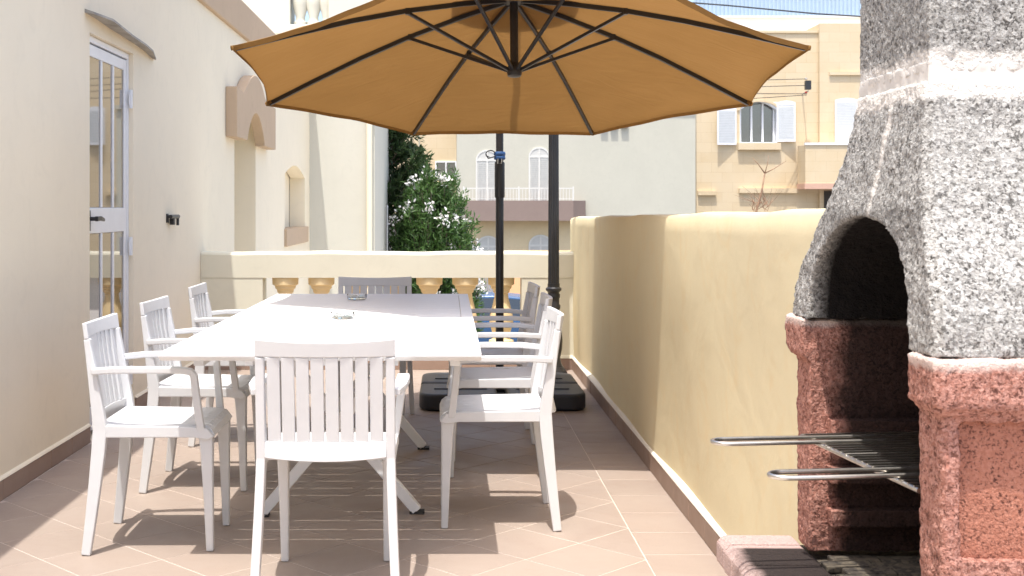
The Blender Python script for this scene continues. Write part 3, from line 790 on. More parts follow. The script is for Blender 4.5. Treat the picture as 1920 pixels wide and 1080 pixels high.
# ================================================================== PARASOL
um = thing('cantilever_parasol', 'large tan cantilever parasol with black ribs shading the far half of the table', 'parasol', (.33, 7.93, 0))
cx, cy, cz = .352, 6.50, 1.928; tilt = R(8.6); RR = 1.515; rise = .44
Mx = Matrix.Translation((cx, cy, cz)) @ Matrix.Rotation(-tilt, 4, 'X')
verts8 = [(RR*math.sin(R(22.5+45*k)), RR*math.cos(R(22.5+45*k)), 0) for k in range(8)]
apex = Vector((0, 0, rise))
def rib_pt(k, t): 
    q = Vector(verts8[k % 8]); p = apex.lerp(q, t); p.z += .05*math.sin(math.pi*t)*(1-.3*t); return p
nr, nc = 22, 14; vs = []; fs = []
for k in range(8):
    for i in range(nr+1):
        t = .02+.98*i/nr
        for j in range(nc+1):
            a = j/nc; p = rib_pt(k, t).lerp(rib_pt(k+1, t), a)
            bow = 4*a*(1-a)
            p -= Vector((p.x, p.y, 0)).normalized()*(.050*bow*max(0, (t-.45)/.55)**1.6)      # scalloped, tensioned hem
            p.z -= .018*bow*math.sin(math.pi*min(1, t*1.05))
            p.z += .0035*math.sin(t*31+k*2.1+a*3)*bow*t+.003*math.sin(a*17+k+t*5)*bow*t
            vs.append(p)
    base = k*(nr+1)*(nc+1)
    for i in range(nr):
        for j in range(nc):
            q = base+i*(nc+1)+j; fs.append((q, q+1, q+nc+2, q+nc+1))
cano = MB().add(vs, fs).xf(Mx).build('canopy', 'canopy', um, smooth=True)
bm = bmesh.new(); bm.from_mesh(cano.data); bmesh.ops.remove_doubles(bm, verts=bm.verts, dist=.0004); bm.to_mesh(cano.data); bm.free()
# hem band
hem = []
for k in range(8):
    for j in range(nc):
        hem.append(Vector(vs[k*(nr+1)*(nc+1)+nr*(nc+1)+j]))
hm_ = MB(); n = len(hem); v2 = [p for p in hem]+[p+Vector((0, 0, -.022))-Vector((p.x, p.y, 0)).normalized()*.010 for p in hem]
hm_.add(v2, [(i, (i+1) % n, n+(i+1) % n, n+i) for i in range(n)]).xf(Mx).build('hem', 'canopy', cano, smooth=True)
for k in range(8):
    pts = [rib_pt(k, t)-Vector((0, 0, .018)) for t in (.03, .2, .4, .6, .8, .985)]
    rib = MB().sweep(pts, (.0085, .0125), side=(math.cos(R(22.5+45*k)), -math.sin(R(22.5+45*k)), 0)).xf(Mx).build('rib', 'blackmetal', um, bevel=.002, seg=1)
    e = rib_pt(k, .975); e2 = rib_pt(k, 1.0)
    MB().tube([e-Vector((0,0,.014)), e2-Vector((0,0,.010))], .013, 8).xf(Mx).build('rib_tip', 'canopy', rib)
    j0 = rib_pt(k, .40)-Vector((0, 0, .028)); hb = Vector((.035*math.sin(R(22.5+45*k)), .035*math.cos(R(22.5+45*k)), .035))
    MB().sweep([j0, hb], (.0085, .0085), side=(math.cos(R(22.5+45*k)), -math.sin(R(22.5+45*k)), 0)).xf(Mx).build('strut', 'blackmetal', um, bevel=.002, seg=1)
    MB().box(-.012, .012, -.012, .012, -.016, .016, mat=Matrix.Translation(j0+Vector((0, 0, .006)))).xf(Mx).build('joint', 'blackmetal', rib)
MB().lathe([(.022, .06), (.022, rise+.05)], (0,0,0), 16).xf(Mx).build('centre_post', 'blackmetal', um, smooth=50)
MB().lathe([(.018, 0), (.036, .004), (.040, .02), (.040, .05), (.030, .062), (.026, .075)], (0,0,0), 16).xf(Mx).build('runner_hub', 'blackmetal', um, smooth=40)
MB().lathe([(.055, rise-.035), (.06, rise-.02), (.06, rise-.005)], (0,0,0), 16).xf(Mx).build('top_hub', 'blackmetal', um, smooth=40)
# wind vent cap over the apex
vc = []
for k in range(8):
    q = Vector(verts8[k]); vc.append(apex.lerp(q, .24)+Vector((0, 0, .055)))
MB().add([apex+Vector((0, 0, .10))]+vc, [(0, k+1, (k+1) % 8+1) for k in range(8)]).xf(Mx).build('vent_cap', 'canopy', cano)
# mast, arm
MXX, MY = .334, 7.93
MB().lathe([(.026, .06), (.026, 1.52), (.0245, 1.53), (.0245, 2.62)], (MXX, MY, 0), 20).build('mast', 'blackpole', um, smooth=40)
MB().lathe([(.031, 1.30), (.033, 1.31), (.033, 1.52), (.031, 1.53)], (MXX, MY, 0), 20).build('mast_sleeve', 'blackpole', um, smooth=40)
MB().lathe([(.029, 1.735), (.031, 1.74), (.031, 1.775), (.029, 1.78)], (MXX, MY, 0), 20).build('mast_collar', 'blackpole', um, smooth=40)
top = Mx @ Vector((0, 0, rise+.14)); arm = [(MXX, MY, 1.95), (MXX, MY-.02, 2.45)]
MB().sweep([(MXX, MY, 2.60), (MXX+.002, MY-.45, 2.66), (cx, (MY+top.y)/2, 2.68), (top.x, top.y+.1, top.z+.10), (top.x, top.y, top.z)], (.02, .03), side=(1,0,0)).build('arm', 'blackpole', um, bevel=.005)
MB().tube([top, Mx @ Vector((0, 0, rise))], .016, 10).build('hanger', 'blackmetal', um)
# base: cross frame and four ballast slabs
MB().box(MXX-.50, MXX+.50, MY-.025, MY+.025, .012, .052).box(MXX-.025, MXX+.025, MY-.50, MY-.026, .012, .052).box(MXX-.025, MXX+.025, MY+.026, MY+.50, .012, .052).build('cross_frame', 'blackpole', um)
MB().lathe([(.06, .053), (.06, .065), (.032, .07), (.032, .14)], (MXX, MY, 0), 16).build('mast_socket', 'blackpole', um, smooth=40)
for sx in (-1, 1):
    for sy in (-1, 1):
        s0, s1, rc = .03, .51, .11; poly = [(s0, s0), (s1, s0)]
        poly += [(s1-rc+rc*math.cos(a), s1-rc+rc*math.sin(a)) for a in [math.pi/2*i/8 for i in range(9)]]+[(s0, s1)]
        o = MB().prism([(MXX+sx*x, MY+sy*y) for x, y in poly], .004, .105, 'z')
        o = o.build('ballast_slab', 'basebk', um, bevel=.018, seg=3)
        bm = bmesh.new(); bm.from_mesh(o.data); bmesh.ops.recalc_face_normals(bm, faces=bm.faces); bm.to_mesh(o.data); bm.free()
        gx = sorted((MXX+sx*.09, MXX+sx*.42)); gy = sorted((MY+sy*.16, MY+sy*.30))
        MB().box(*gx, *gy, .1055, .112).build('filler_plate', 'basebk', o, bevel=.003)
# strap tied round the mast
st = thing('tie_strap', 'blue strap with metal buckle tied round the parasol mast', 'strap', (MXX, MY, 1.56))
MB().lathe([(.033, 1.545), (.037, 1.55), (.037, 1.565), (.034, 1.57), (.038, 1.577), (.037, 1.592), (.033, 1.597)], (MXX, MY, 0), 18).build('strap', 'strap', st, smooth=50)
lp = [(MXX-.03+.03*math.cos(a)-.03, MY-.03, 1.582+.022*math.sin(a)) for a in [2*math.pi*i/12 for i in range(13)]]
MB().tube(lp, .004, 6, caps=False).tube([(MXX-.03, MY-.035, 1.565), (MXX-.075, MY-.04, 1.552), (MXX-.09, MY-.035, 1.575)], .004, 6).build('loop', 'blackmetal', st, smooth=60)
MB().tube([(MXX-.012, MY-.036, 1.55), (MXX-.014, MY-.037, 1.52), (MXX+.01, MY-.037, 1.52), (MXX+.012, MY-.036, 1.55)], .004, 6).build('buckle', 'steel', st, smooth=60)

# ================================================================== LAMP POST
lpx, lpy = .775, 9.0
lamp = thing('lamp_post', 'black fluted lamp post standing in the terrace corner behind the parasol base', 'lamp post', (lpx, lpy, 0))
MB().lathe([(.10, 0), (.10, .03), (.085, .05), (.075, .07)], (lpx, lpy, 0), 24).build('base_plate', 'blackpole', lamp, smooth=40)
MB().lathe([(.07, .07), (.055, .10), (.05, .14), (.062, .20), (.066, .26), (.062, .32), (.048, .40), (.040, .46), (.044, .49), (.050, .50), (.050, .52), (.043, .53), (.043, .57), (.048, .58), (.048, .60), (.041, .61)], (lpx, lpy, 0), 24).build('vase_base', 'blackpole', lamp, smooth=40)
MB().lathe([(.041, .61), (.045, .62), (.058, .63), (.058, .645), (.045, .655), (.045, .68)], (lpx, lpy, 0), 24).build('collar', 'blackpole', lamp, smooth=40)
MB().lathe([(.041, .68), (.036, 2.0)], (lpx, lpy, 0), 32, flute=.10).build('fluted_shaft', 'blackpole', lamp)
MB().lathe([(.05, 2.0), (.055, 2.02), (.03, 2.06), (.03, 2.10), (.08, 2.13), (.085, 2.14)], (lpx, lpy, 0), 20).build('capital', 'blackpole', lamp, smooth=40)
MB().lathe([(.07, 2.142), (.11, 2.36)], (lpx, lpy, 0), 6).build('lantern_glass', 'clearglass', lamp)
MB().lathe([(.13, 2.362), (.12, 2.38), (.05, 2.45), (.015, 2.47), (.015, 2.51)], (lpx, lpy, 0), 6).build('lantern_roof', 'blackpole', lamp)

# ================================================================== PLANTS
import numpy as np
rng = np.random.default_rng(5)
def leaf_mesh(name, centers, dirs, length, width, mat, parent, bend=.25):
    """each leaf a bent two-quad blade"""
    n = len(centers); d = dirs/np.linalg.norm(dirs, axis=1)[:, None]
    rnd = rng.normal(size=(n, 3)); s = np.cross(d, rnd); s /= np.linalg.norm(s, axis=1)[:, None]; up = np.cross(s, d)
    L = (length*rng.uniform(.7, 1.3, n))[:, None]; Wd = (width*rng.uniform(.8, 1.2, n))[:, None]
    a = centers; m = centers+d*L*.5+up*L*bend*.3; e = centers+d*L-up*L*bend*.2
    v = np.stack([a-s*Wd*.25, a+s*Wd*.25, m+s*Wd*.5, m-s*Wd*.5, e+s*Wd*.08, e-s*Wd*.08], 1).reshape(-1, 3)
    i = np.arange(n)[:, None]*6; f = np.concatenate([i+np.array([[0, 1, 2, 3]]), i+np.array([[3, 2, 4, 5]])], 0)
    me = bpy.data.meshes.new(name); me.vertices.add(len(v)); me.vertices.foreach_set('co', v.ravel().astype('f4'))
    me.loops.add(f.size); me.loops.foreach_set('vertex_index', f.ravel().astype('i4'))
    me.polygons.add(len(f)); me.polygons.foreach_set('loop_start', np.arange(0, f.size, 4, dtype='i4')); me.update(calc_edges=True)
    me.materials.append(M[mat]); o = bpy.data.objects.new(name, me); COL.objects.link(o); put(o, parent); return o
def conifer(X, Y, z0, z1, rad, lab):
    root = thing('conifer_tree', lab, 'tree', (X, Y, z0))
    MB().tube([(X, Y, z0), (X+.05, Y, z0+1.5), (X-.02, Y+.05, z1-.5)], [.13, .09, .02], 8).build('trunk', 'bark', root)
    cs = []; ds = []; limbs = MB()
    for k in range(300):
        t = rng.uniform(.05, 1)**.85; z = z0+.5+(z1-z0-.5)*t; r = rad*(1-t)**.55*rng.uniform(.6, 1.12)+.12
        a = rng.uniform(0, 2*math.pi); tip = np.array([X+r*math.cos(a), Y+r*math.sin(a), z+.30*r+rng.uniform(-.1, .2)]); base = np.array([X, Y, z-.15])
        limbs.tube([base, tip*.6+base*.4-np.array([0, 0, .04]), tip], [.022, .014, .005], 4)
        for q in range(16):
            f = rng.uniform(.3, 1.05); c = base+(tip-base)*f; sp = (tip-base)/np.linalg.norm(tip-base)
            dd = sp*.8+rng.normal(size=3)*.55+np.array([0, 0, .25]); dd /= np.linalg.norm(dd)
            m = 9; tt = rng.uniform(0, .24, m)[:, None]
            cs.append(c+dd*tt+rng.normal(size=(m, 3))*.018); ds.append(dd+rng.normal(size=(m, 3))*.45)
    limbs.build('limbs', 'bark', root)
    leaf_mesh('crown', np.concatenate(cs), np.concatenate(ds), .10, .030, 'conifer', root)
    return root
conifer(-1.18, 21.0, STREET, 3.9, 1.05, 'dark green bushy conifer beside the house corner beyond the balustrade')
def oleander(X, Y, z0, z1, rad, lab):
    root = thing('oleander_shrub', lab, 'shrub', (X, Y, z0)); cs = []; ds = []; fc = []; fd = []; stems = MB()
    for k in range(430):
        a = rng.uniform(0, 2*math.pi); t = rng.uniform(0, 1); ph = math.acos(1-1.5*t)
        zc = (z0+z1)/2+.2; hz = (z1-z0)/2
        rr = rng.uniform(.70, 1.03)
        tip = np.array([X+rad*rr*math.sin(ph)*math.cos(a)*1.02, Y+rad*rr*math.sin(ph)*math.sin(a), zc+hz*rr*math.cos(ph)*.9])
        base = np.array([X+rng.normal()*.12, Y+rng.normal()*.12, z0]); mid = base*.45+tip*.55+np.array([0, 0, .25])
        stems.tube([base, mid, tip], [.02, .012, .005], 4)
        ax = (tip-mid)/np.linalg.norm(tip-mid)
        m = 62; f = rng.uniform(-.45, .08, m)[:, None]; c = tip+ax*f+rng.normal(size=(m, 3))*.05
        cs.append(c); ds.append(ax*.7+rng.normal(size=(m, 3))*.75)
        if rng.uniform() < .17 and tip[2] > zc-.3:
            m = 34; fc.append(tip+ax*.09+rng.normal(size=(m, 3))*.05); fd.append(rng.normal(size=(m, 3))+np.array([0, -.3, .5]))
    stems.build('stems', 'bark', root)
    leaf_mesh('crown', np.concatenate(cs), np.concatenate(ds), .10, .024, 'oleander', root)
    leaf_mesh('blossoms', np.concatenate(fc), np.concatenate(fd), .05, .04, 'flower', root)
    return root
oleander(-.22, 20.0, STREET, 1.86, .74, 'white flowering oleander shrub beside the dark conifer')
ps = thing('stake', 'thin grey metal stake in front of the dark conifer', 'stake', (px(725, 0, 19.2).x, 19.2, STREET))
MB().tube([(px(725, 0, 19.2).x, 19.2, STREET), (px(726, 0, 19.2).x, 19.2, 1.24)], .016, 8).build('tube', 'silver', ps)
MB().lathe([(.02, 0), (.02, .03), (.008, .04)], (px(726, 0, 19.2).x, 19.2, 1.24), 8).build('cap', 'silver', ps)
# bare shrub beyond the boundary wall
bs = thing('bare_shrub', 'leafless spindly shrub rising behind the boundary wall below the arched window', 'shrub', (2.6, 10.2, -.5))
def P(x, y): return px(x, y, 10.2)
m_ = MB().tube([(P(1415, 410).x, 10.2, -1.5), P(1418, 396), P(1428, 360), P(1434, 325)], [.012, .010, .008, .006], 6)
MB.tube(m_, [P(1434, 325), P(1422, 308), P(1411, 296)], [.006, .004, .002], 5); m_.tube([P(1434, 325), P(1439, 308), P(1441, 292)], [.005, .003, .002], 5); m_.tube([P(1434, 325), P(1452, 316), P(1474, 302)], [.005, .004, .002], 5)
m_.build('stem', 'drybranch', bs, smooth=True)
tw = MB()
for k in range(34):
    x0 = rng.uniform(1408, 1440); y0 = rng.uniform(372, 398); x1 = x0+rng.normal()*14; y1 = y0-rng.uniform(8, 34)
    a = P(x0, y0); b = P(x1, y1); b.y += rng.normal()*.05; tw.tube([a, (a+b)/2+Vector((.01, .01, 0)), b], [.003, .002, .001], 4)
tw.build('twigs', 'drybranch', bs)

# ================================================================== FAR BUILDINGS
def rect(mb, D, x0, x1, y0, y1, thick=.2, back=0):
    a = px(x0, y1, D); b = px(x1, y0, D); return mb.box(a.x, b.x, D-thick+back, D+back, a.z, b.z)
def archwin(root, D, x0, x1, ytop, ybot, frame='farwhite', fill='farshutter', spring=.45, name='shutter_door', recess=.06):
    """arched shuttered opening: surround, slatted leaves, fanlight"""
    a = px(x0, ybot, D); b = px(x1, ytop, D); W = b.x-a.x; H = b.z-a.z; r = W/2; rise = min(r, H*.6)*spring*2
    zs = b.z-rise; cx = (a.x+b.x)/2
    def ap(k): return [(cx+(r*k)*math.cos(t), zs+rise*k*math.sin(t)) for t in [math.pi*i/14 for i in range(15)]]
    o = ap(1); i = ap(.86); fr = MB().prism([(b.x, a.z)]+o+[(a.x, a.z)]+[(a.x+W*.07, a.z)]+i[::-1]+[(b.x-W*.07, a.z)], D-.05, D-.004, 'y').build(name, frame, root)
    MB().prism([(b.x-W*.07-.002, a.z)]+ap(.855)+[(a.x+W*.07+.002, a.z)], D-.03, D-.006, 'y').build('leaf_panel', fill, fr)
    MB().box(cx-W*.035, cx+W*.035, D-.06, D-.031, a.z, zs+rise*.84).build('mullion', frame, fr)
    MB().box(a.x+W*.07, b.x-W*.07, D-.055, D-.031, zs-W*.04, zs+W*.04).build('transom', frame, fr)
    sl = MB(); z = a.z+.05
    while z < zs-.1:
        for u0, u1 in ((a.x+W*.11, cx-W*.06), (cx+W*.06, b.x-W*.11)):
            sl.box(u0, u1, D-.048, D-.032, z, z+.045)
        z += .09
    if sl.v: sl.build('louvres', fill, fr)
    return fr
# --- pale block with brown balcony
D1 = 56.0
b1 = thing('apartment_block', 'pale cream block with brown balcony and arched white shutters across the street', 'building', (4, D1, STREET))
a = px(857, 0, D1).x; b = px(1304, 0, D1).x; zt = px(0, 205, D1).z
MB().box(a, b, D1, D1+9, px(0, 414, D1).z, zt).build('upper_wall', 'far_cream', b1)
MB().box(a, px(1085, 0, D1).x, D1+.003, D1+9, STREET, px(0, 414, D1).z-.002).build('lower_wall', 'far_yellow', b1)
MB().box(px(1085, 0, D1).x+.002, b, D1-.002, D1+9, STREET, px(0, 414, D1).z-.002).build('lower_side_wall', 'far_cream', b1)
MB().box(a-.1, b+.05, D1-.12, D1+9, zt+.002, zt+.18).build('coping', 'far_cream', b1)
for x in (1132, 1151, 1171):
    p = MB(); rect(p, D1-.004, x-7, x+6, 214, 240, .17).build('beam_end', 'brownslab', b1)
s0 = px(868, 376, D1-1); s1 = px(1075, 414, D1-1); e = px(1098, 0, D1-.3)
MB().prism([(s0.x, D1-.004), (s0.x, D1-1), (s1.x, D1-1), (e.x, D1-.30), (e.x, D1-.004)], s1.z, s0.z, 'z').build('balcony', 'brownslab', b1)
rl = MB(); rz0 = s0.z+.002; rz1 = px(0, 352, D1-1).z
rl.box(s0.x, s1.x, D1-.99, D1-.95, rz1-.05, rz1).box(s0.x, s1.x, D1-.985, D1-.955, rz0+.06, rz0+.09)
x = s0.x+.02
while x < s1.x: rl.box(x-.012, x+.012, D1-.98, D1-.96, rz0, rz1-.05); x += .14
rl.build('railing', 'farwhite', b1)
for x in (s0.x, (s0.x+s1.x)/2, s1.x-.03): MB().box(x, x+.06, D1-1.0, D1-.94, rz0, rz1+.06).build('railing_post', 'farwhite', b1)
archwin(b1, D1, 892, 935, 281, 376); archwin(b1, D1, 991, 1031, 276, 376)
archwin(b1, D1+.003, 893, 938, 442, 500); archwin(b1, D1+.003, 991, 1036, 440, 500)
MB().tube([px(1092, 470, D1-.08), px(1092, 414, D1-.08)], .05, 8).build('drain_pipe', 'far_cream', b1)
# --- plain yellow house at the left, behind the shrubs
D2 = 60.0
b2 = thing('yellow_house', 'plain yellow house with one small white window behind the shrubs', 'building', (-5, D2, STREET))
MB().box(-16, px(857, 0, D2).x, D2, D2+8, STREET, 6.2).build('wall', 'lime', b2)
f = MB(); q0 = px(816, 337, D2); q1 = px(856, 302, D2)
f.box(q0.x, q1.x, D2-.05, D2-.003, q0.z, q0.z+.07).box(q0.x, q1.x, D2-.05, D2-.003, q1.z-.07, q1.z)
for x in (q0.x, (q0.x+q1.x)/2-.03, q1.x-.07): f.box(x, x+.07, D2-.049, D2-.002, q0.z+.071, q1.z-.071)
wn = f.build('window', 'whitepaint', b2); MB().box(q0.x+.05, q1.x-.05, D2-.03, D2-.005, q0.z+.06, q1.z-.06).build('pane', 'farglass', wn)
MB().tube([px(786, 500, D2-.06), px(786, 200, D2-.06)], .03, 6).build('conduit', 'far_cream', b2)
MB().box(q0.x-.1, q1.x+.1, D2-.09, D2-.002, q0.z-.1, q0.z-.003).build('window_sill', 'far_yellow', b2)
# --- yellow limestone town house on the right
D3 = 64.0
b3 = thing('town_house', 'tall yellow limestone house with arched window and open shutters beyond the wall', 'building', (14, D3, STREET))
x0 = px(1306, 0, D3).x; x1 = px(1534, 0, D3).x; zt = px(0, 58, D3).z; x2 = x1+26
wa = px(1387, 268, D3); wb = px(1458, 191, D3)
mb = MB()
for a, b, c, d in holed(mb, x0, x1, STREET, zt, [(wa.x, wb.x, wa.z, wb.z)], None): mb.add([(a, D3, c), (b, D3, c), (b, D3, d), (a, D3, d)], [(0, 1, 2, 3)])
mb.box(x0, x1, D3+.5, D3+9, STREET, zt-.01).add([(x0, D3, zt), (x1, D3, zt), (x1, D3+.6, zt), (x0, D3+.6, zt)], [(0, 1, 2, 3)])
mb.add([(x0, D3, STREET), (x0, D3, zt), (x0, D3+.5, zt), (x0, D3+.5, STREET)], [(0, 1, 2, 3)]).build('wall', 'lime', b3)
MB().box(x1+.002, x2, D3-.25, D3+9, STREET, zt+.35).build('bay_wall', 'lime', b3)
MB().box(x0, x1, D3-.08, D3-.002, px(0, 62, D3).z, zt+.02).build('parapet_band', 'lime', b3)
MB().box(x1+.5, x2, D3-.36, D3-.252, px(0, 142, D3).z, px(0, 136, D3).z).build('string_course', 'lime', b3)
# arched head filling the rectangle, white reveal, window
W = wb.x-wa.x; rise = .45; ap = [(wa.x+W*i/14, wb.z-rise+rise*math.sin(math.pi*i/14)) for i in range(15)]
MB().prism([(wa.x-.002, wb.z+.002)]+ap+[(wb.x+.002, wb.z+.002)], D3+.002, D3+.30, 'y').build('arch_head', 'whitepaint', b3)
rv = MB().box(wa.x, wa.x+.03, D3+.003, D3+.40, wa.z, wb.z-.001).box(wb.x-.03, wb.x, D3+.003, D3+.40, wa.z, wb.z-.001).box(wa.x+.031, wb.x-.031, D3+.003, D3+.40, wa.z, wa.z+.04)
wi = rv.build('window', 'whitepaint', b3)
MB().box(wa.x+.031, wb.x-.031, D3+.42, D3+.45, wa.z, wb.z).build('pane', 'farglass', wi)
for k in range(4):
    x = wa.x+.06+(W-.22)*k/3; MB().box(x, x+.10, D3+.34, D3+.40, wa.z+.041, wb.z-.02).build('frame_bar', 'whitepaint', wi)
ar = [(wa.x+W/2+(W/2+.14)*math.cos(t), wb.z-rise+(rise+.12)*math.sin(t)) for t in [math.pi*i/14 for i in range(15)]]; ai = [(wa.x+W/2+(W/2)*math.cos(t), wb.z-rise+rise*math.sin(t)) for t in [math.pi*i/14 for i in range(15)]]
MB().prism(ar+ai[::-1], D3-.06, D3-.003, 'y').build('arch_surround', 'lime', b3)
MB().box(wa.x-.12, wb.x+.12, D3-.22, D3-.002, wa.z-.36, wa.z-.01).build('window_sill', 'lime', b3)
def shutter(xa, xb, ytop, ybot, ang, hinge_right, DD=D3):
    a = px(xa, ybot, DD); b = px(xb, ytop, DD); W = b.x-a.x; H = b.z-a.z
    hx = b.x if hinge_right else a.x
    Rm = Matrix.Translation((hx, DD-.03, a.z)) @ Matrix.Rotation(R(ang), 4, 'Z')
    def u(v): return -W+v if hinge_right else v
    top = [(u(W*i/8), H-.22+.22*math.sin(math.pi*(.18+.64*i/8))) for i in range(9)]
    f = MB().prism([(u(0), 0), (u(W), 0), (u(W), .12), (u(0), .12)], -.05, 0, 'y').box(u(0), u(.08), -.05, 0, .121, H-.25).box(u(W-.08), u(W), -.05, 0, .121, H-.25)
    f.prism([(u(0), H-.249), (u(W), H-.249)]+top[::-1], -.05, 0, 'y').box(u(.081), u(W-.081), -.03, -.01, .122, H-.25)
    so_ = f.xf(Rm).build('shutter', 'whitepaint', b3); l = MB(); z = .15
    while z < H-.3: l.box(u(.085), u(W-.085), -.055, -.031, z, z+.05); z += .085
    l.xf(Rm).build('louvres', 'shutter', so_)
shutter(1341, 1380, 200, 272, 14, True); shutter(1456, 1490, 189, 266, -14, False)
shutter(1565, 1606, 184, 268, -10, False, D3-.26)
# lower storey band, recess panels, bay balcony
MB().box(px(1385, 0, D3).x, x1-.004, D3-.20, D3-.002, px(0, 362, D3).z, px(0, 353, D3).z).build('ledge', 'lime', b3)
MB().box(px(1308, 0, D3).x, px(1342, 0, D3).x, D3-.16, D3-.002, px(0, 366, D3).z, px(0, 358, D3).z).build('ledge', 'lime', b3)
DB = D3-1.6
p0 = px(1510, 344, DB); p1 = px(1660, 272, DB)
MB().box(p0.x, p1.x, DB, D3-.252, p0.z, p1.z).build('balcony', 'lime', b3)
MB().box(p0.x-.05, p1.x, DB-.08, D3-.253, p0.z-.28, p0.z-.002).build('balcony_soffit', 'pink', b3)
MB().box(p0.x-.03, p1.x, DB-.06, DB+.12, p1.z+.002, p1.z+.12).build('balcony_coping', 'whitepaint', b3)
MB().box(px(1545, 0, D3-.26).x, px(1575, 0, D3-.26).x, D3-.30, D3-.253, px(0, 420, D3).z, px(0, 358, D3).z).build('garage_opening', 'dark', b3)
# bracket with junction boxes and overhead wires
br = thing('cable_bracket', 'grey wall bracket with insulators carrying overhead wires on the yellow house', 'bracket', px(1515, 165, D3-.8))
q = px(1515, 160, D3-1.0)
MB().box(q.x-.14, q.x+.14, D3-1.1, D3-.85, q.z-.22, q.z+.24).build('junction_box', 'basebk', br)
MB().tube([(q.x, D3-.02, q.z-.35), (q.x, D3-1.1, q.z-.3)], .035, 6).build('arm', 'stone', br)
for dz in (-.36, .34): MB().lathe([(.05, 0), (.08, .04), (.05, .1)], (q.x-.1, D3-1.0, q.z+dz-.05), 8).build('insulator', 'redlight' if dz < 0 else 'stone', br)
for n_, (ya, yb_) in enumerate(((150, 148), (163, 160), (172, 176), (189, 178))):
    A_ = px(1300, ya-6, D3-4); B_ = px(1513, yb_, D3-1.0); mid = (A_+B_)/2-Vector((0, 0, .12))
    tag(MB().tube([A_-Vector((6, 0, 0)), A_, mid, B_], .017, 5).build('overhead_wire', 'wire'), ('uppermost', 'second', 'third', 'lowest')[n_]+' of the thin overhead wires running to the bracket on the yellow house', 'wire', 'overhead wires')
A_ = px(1362, 10, 25); B_ = px(1700, 36, 25)
tag(MB().tube([A_-Vector((8, 0, -.6)), A_, (A_+B_)/2-Vector((0, 0, .03)), B_, B_+Vector((6, 0, -.3))], .016, 6).build('overhead_cable', 'wire'), 'thick black cable crossing the sky above the yellow house', 'cable')
# corrugated screen on the roof behind
D4 = 71.0
sc_ = thing('roof_screen', 'pale blue corrugated sheet screen on the roof above the yellow house', 'screen', (16, D4, 8))
q0 = px(1300, 32, D4); q1 = px(1720, -40, D4); vs = []; fs = []; n = 0; x = q0.x
while x < q1.x:
    for dx, dy in ((0, 0), (.09, 0), (.12, .07), (.20, .07), (.23, 0)): vs += [(x+dx, D4+dy, q0.z), (x+dx, D4+dy, q1.z)]
    x += .23
n = len(vs)//2; fs = [(2*i, 2*i+2, 2*i+3, 2*i+1) for i in range(n-1)]
sh = MB().add(vs, fs).build('sheet', 'corr', sc_)
sh.modifiers.new('solid', 'SOLIDIFY').thickness = .01
for x in (q0.x+1, q0.x+5, q0.x+8): MB().box(x, x+.06, D4+.09, D4+.15, q0.z-1.2, q1.z).build('post', 'silver', sc_)
b4 = thing('roof_room', 'low white roof parapet below the corrugated screen', 'building', (16, D4-2, 6))
MB().box(q0.x-1, q1.x, D4-2, D4-.1, STREET, px(0, 33, D4-2).z).build('wall', 'roofwhite', b4)
MB().box(q0.x-1.05, q1.x, D4-2.1, D4-.05, px(0, 33, D4-2).z+.002, px(0, 30, D4-2).z).build('coping', 'roofwhite', b4)
# orange garden wall and grey gate across the street
ow = tag(MB().box(px(950, 0, 38).x, px(1080, 0, 38).x, 38, 38.3, STREET+.13, px(0, 470, 38).z).build('garden_wall', 'orange', bevel=.02), 'orange plastered garden wall behind the parked blue car', 'wall')
gt = thing('metal_gate', 'grey barred gate seen between the balusters behind the blue car', 'gate', (px(905, 0, 38).x, 38.05, STREET))
g0 = px(880, 0, 38).x; g1 = px(934, 0, 38).x; gz1 = px(0, 500, 38).z
MB().box(g0, g1, 38.0, 38.06, gz1-.06, gz1).box(g0, g1, 38.0, 38.06, STREET+.15, STREET+.22).build('gate_frame', 'silver', gt)
for i in range(12): MB().box(g0+(g1-g0)*i/11.5, g0+(g1-g0)*i/11.5+.03, 38.01, 38.05, STREET+.221, gz1-.061).build('bar', 'silver', gt)

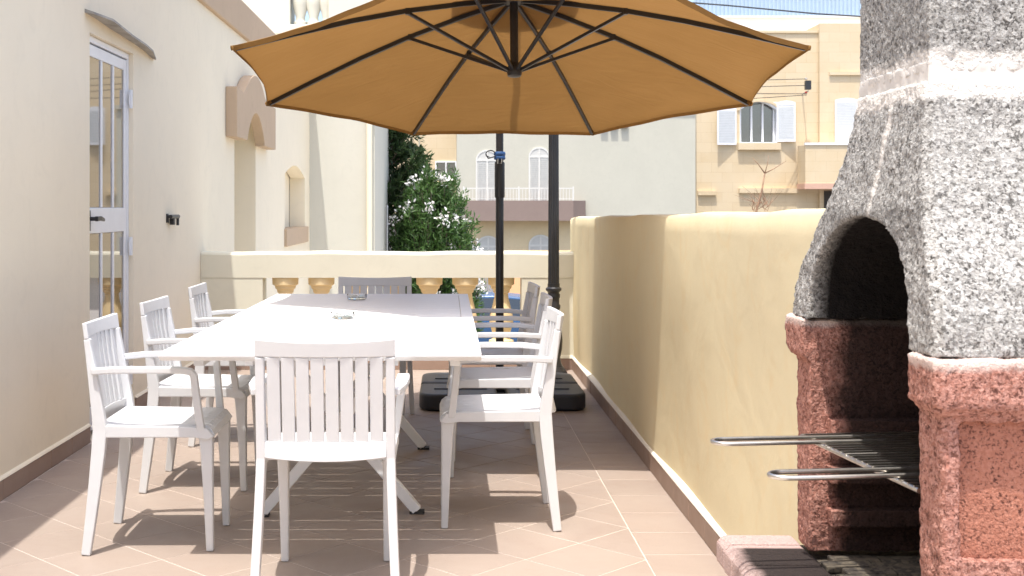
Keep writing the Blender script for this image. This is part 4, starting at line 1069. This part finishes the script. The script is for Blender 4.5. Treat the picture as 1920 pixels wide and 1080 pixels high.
# ================================================================== PARKED CAR
def car(name, lab, X, Y, z, paint, flip=1):
    root = thing(name, lab, 'car', (X, Y, z))
    def U(u): return X+flip*u
    body = [(-2.0, .35), (-2.02, .62), (-1.95, .82), (-1.2, .92), (1.75, .94), (1.98, .86), (2.02, .6), (2.0, .32), (1.72, .25)]
    def arcw(c): return [(c+.36*math.cos(t), .30+.36*math.sin(t)) for t in [math.pi*i/10 for i in range(11)]]
    body = body+[(q[0], q[1]) for q in arcw(1.25)]+arcw(-1.25)+[(-1.72, .25)]
    Wd = .84
    MB().prism([(U(u), z+h) for u, h in body], Y-Wd, Y+Wd, 'y').build('body', paint, root, bevel=.06, seg=3)
    roof = [(-1.15, .93), (-.45, 1.40), (.1, 1.46), (.95, 1.44), (1.45, 1.25), (1.72, .945)]
    gl = MB(); vs = []; n = len(roof)
    for s in (-1, 1):
        for u, h in roof: vs.append((U(u), Y+s*(Wd-.04-(h-.93)*.32), z+h))
    fs = [tuple(range(n)), tuple(2*n-1-i for i in range(n))]+[(i+1, i, n+i, n+i+1) for i in range(n-1)]
    cab = gl.add(vs, fs).build('cabin', paint, root, bevel=.03)
    for s in (-1, 1):
        def sp(u, h, k=.006): return (U(u), Y+s*(Wd-.04-(h-.93)*.32+k), z+h)
        for q in ([(-.98, .97), (-.40, 1.36), (.12, 1.40), (.12, .97)], [(.20, .97), (.20, 1.40), (.92, 1.385), (1.30, 1.22), (1.48, .97)]):
            MB().add([sp(*p) for p in q]+[sp(p[0], p[1], -.01) for p in q], [tuple(range(4)) if len(q) == 4 else tuple(range(5))]).build('side_window', 'carglass', cab)
        MB().box(*sorted((U(-.95), U(-.78))), *sorted((Y+s*(Wd), Y+s*(Wd+.16))), z+.95, z+1.08).build('mirror', paint, root, bevel=.02)
    ws = [(-1.10, .975), (-.50, 1.375)]
    k = Wd-.12
    MB().add([(U(-1.12)-flip*.012, Y-k, z+.965), (U(-1.12)-flip*.012, Y+k, z+.965), (U(-.52)-flip*.012, Y+k-.12, z+1.365), (U(-.52)-flip*.012, Y-k+.12, z+1.365)], [(0, 1, 2, 3)]).build('windscreen', 'carglass', cab)
    MB().add([(U(1.70)+flip*.012, Y-k, z+.985), (U(1.70)+flip*.012, Y+k, z+.985), (U(1.47)+flip*.012, Y+k-.1, z+1.235), (U(1.47)+flip*.012, Y-k+.1, z+1.235)], [(0, 1, 2, 3)]).build('rear_window', 'carglass', cab)
    for u in (-1.25, 1.25):
        for s in (-1, 1):
            w = MB().lathe([(.2, -.1), (.30, -.1), (.315, -.07), (.315, .07), (.30, .1), (.2, .1)], (0,0,0), 24).xf(Matrix.Translation((U(u), Y+s*(Wd-.12), z+.315)) @ Matrix.Rotation(R(90), 4, 'X')).build('tyre', 'rubber', root, smooth=40)
            MB().lathe([(.04, -.09), (.2, -.07), (.2, .07), (.04, .09)], (0,0,0), 20).xf(Matrix.Translation((U(u), Y+s*(Wd-.12), z+.315)) @ Matrix.Rotation(R(90), 4, 'X')).build('rim', 'silver', w, smooth=40)
    for s in (-1, 1):
        MB().box(*sorted((U(-1.99), U(-1.9))), *sorted((Y+s*.45, Y+s*.78)), z+.66, z+.79).build('headlight', 'clearglass', root, bevel=.02)
        MB().box(*sorted((U(1.93), U(2.025))), *sorted((Y+s*.55, Y+s*.78)), z+.62, z+.82).build('tail_light', 'redlight', root, bevel=.02)
    return root
car('parked_car', 'blue parked car seen between the balusters', px(945, 0, 28.5).x, 28.5, STREET, 'carblue', -1)

for o in bpy.data.objects:
    if '_w' in o: del o['_w']
print('objects', len(bpy.data.objects))
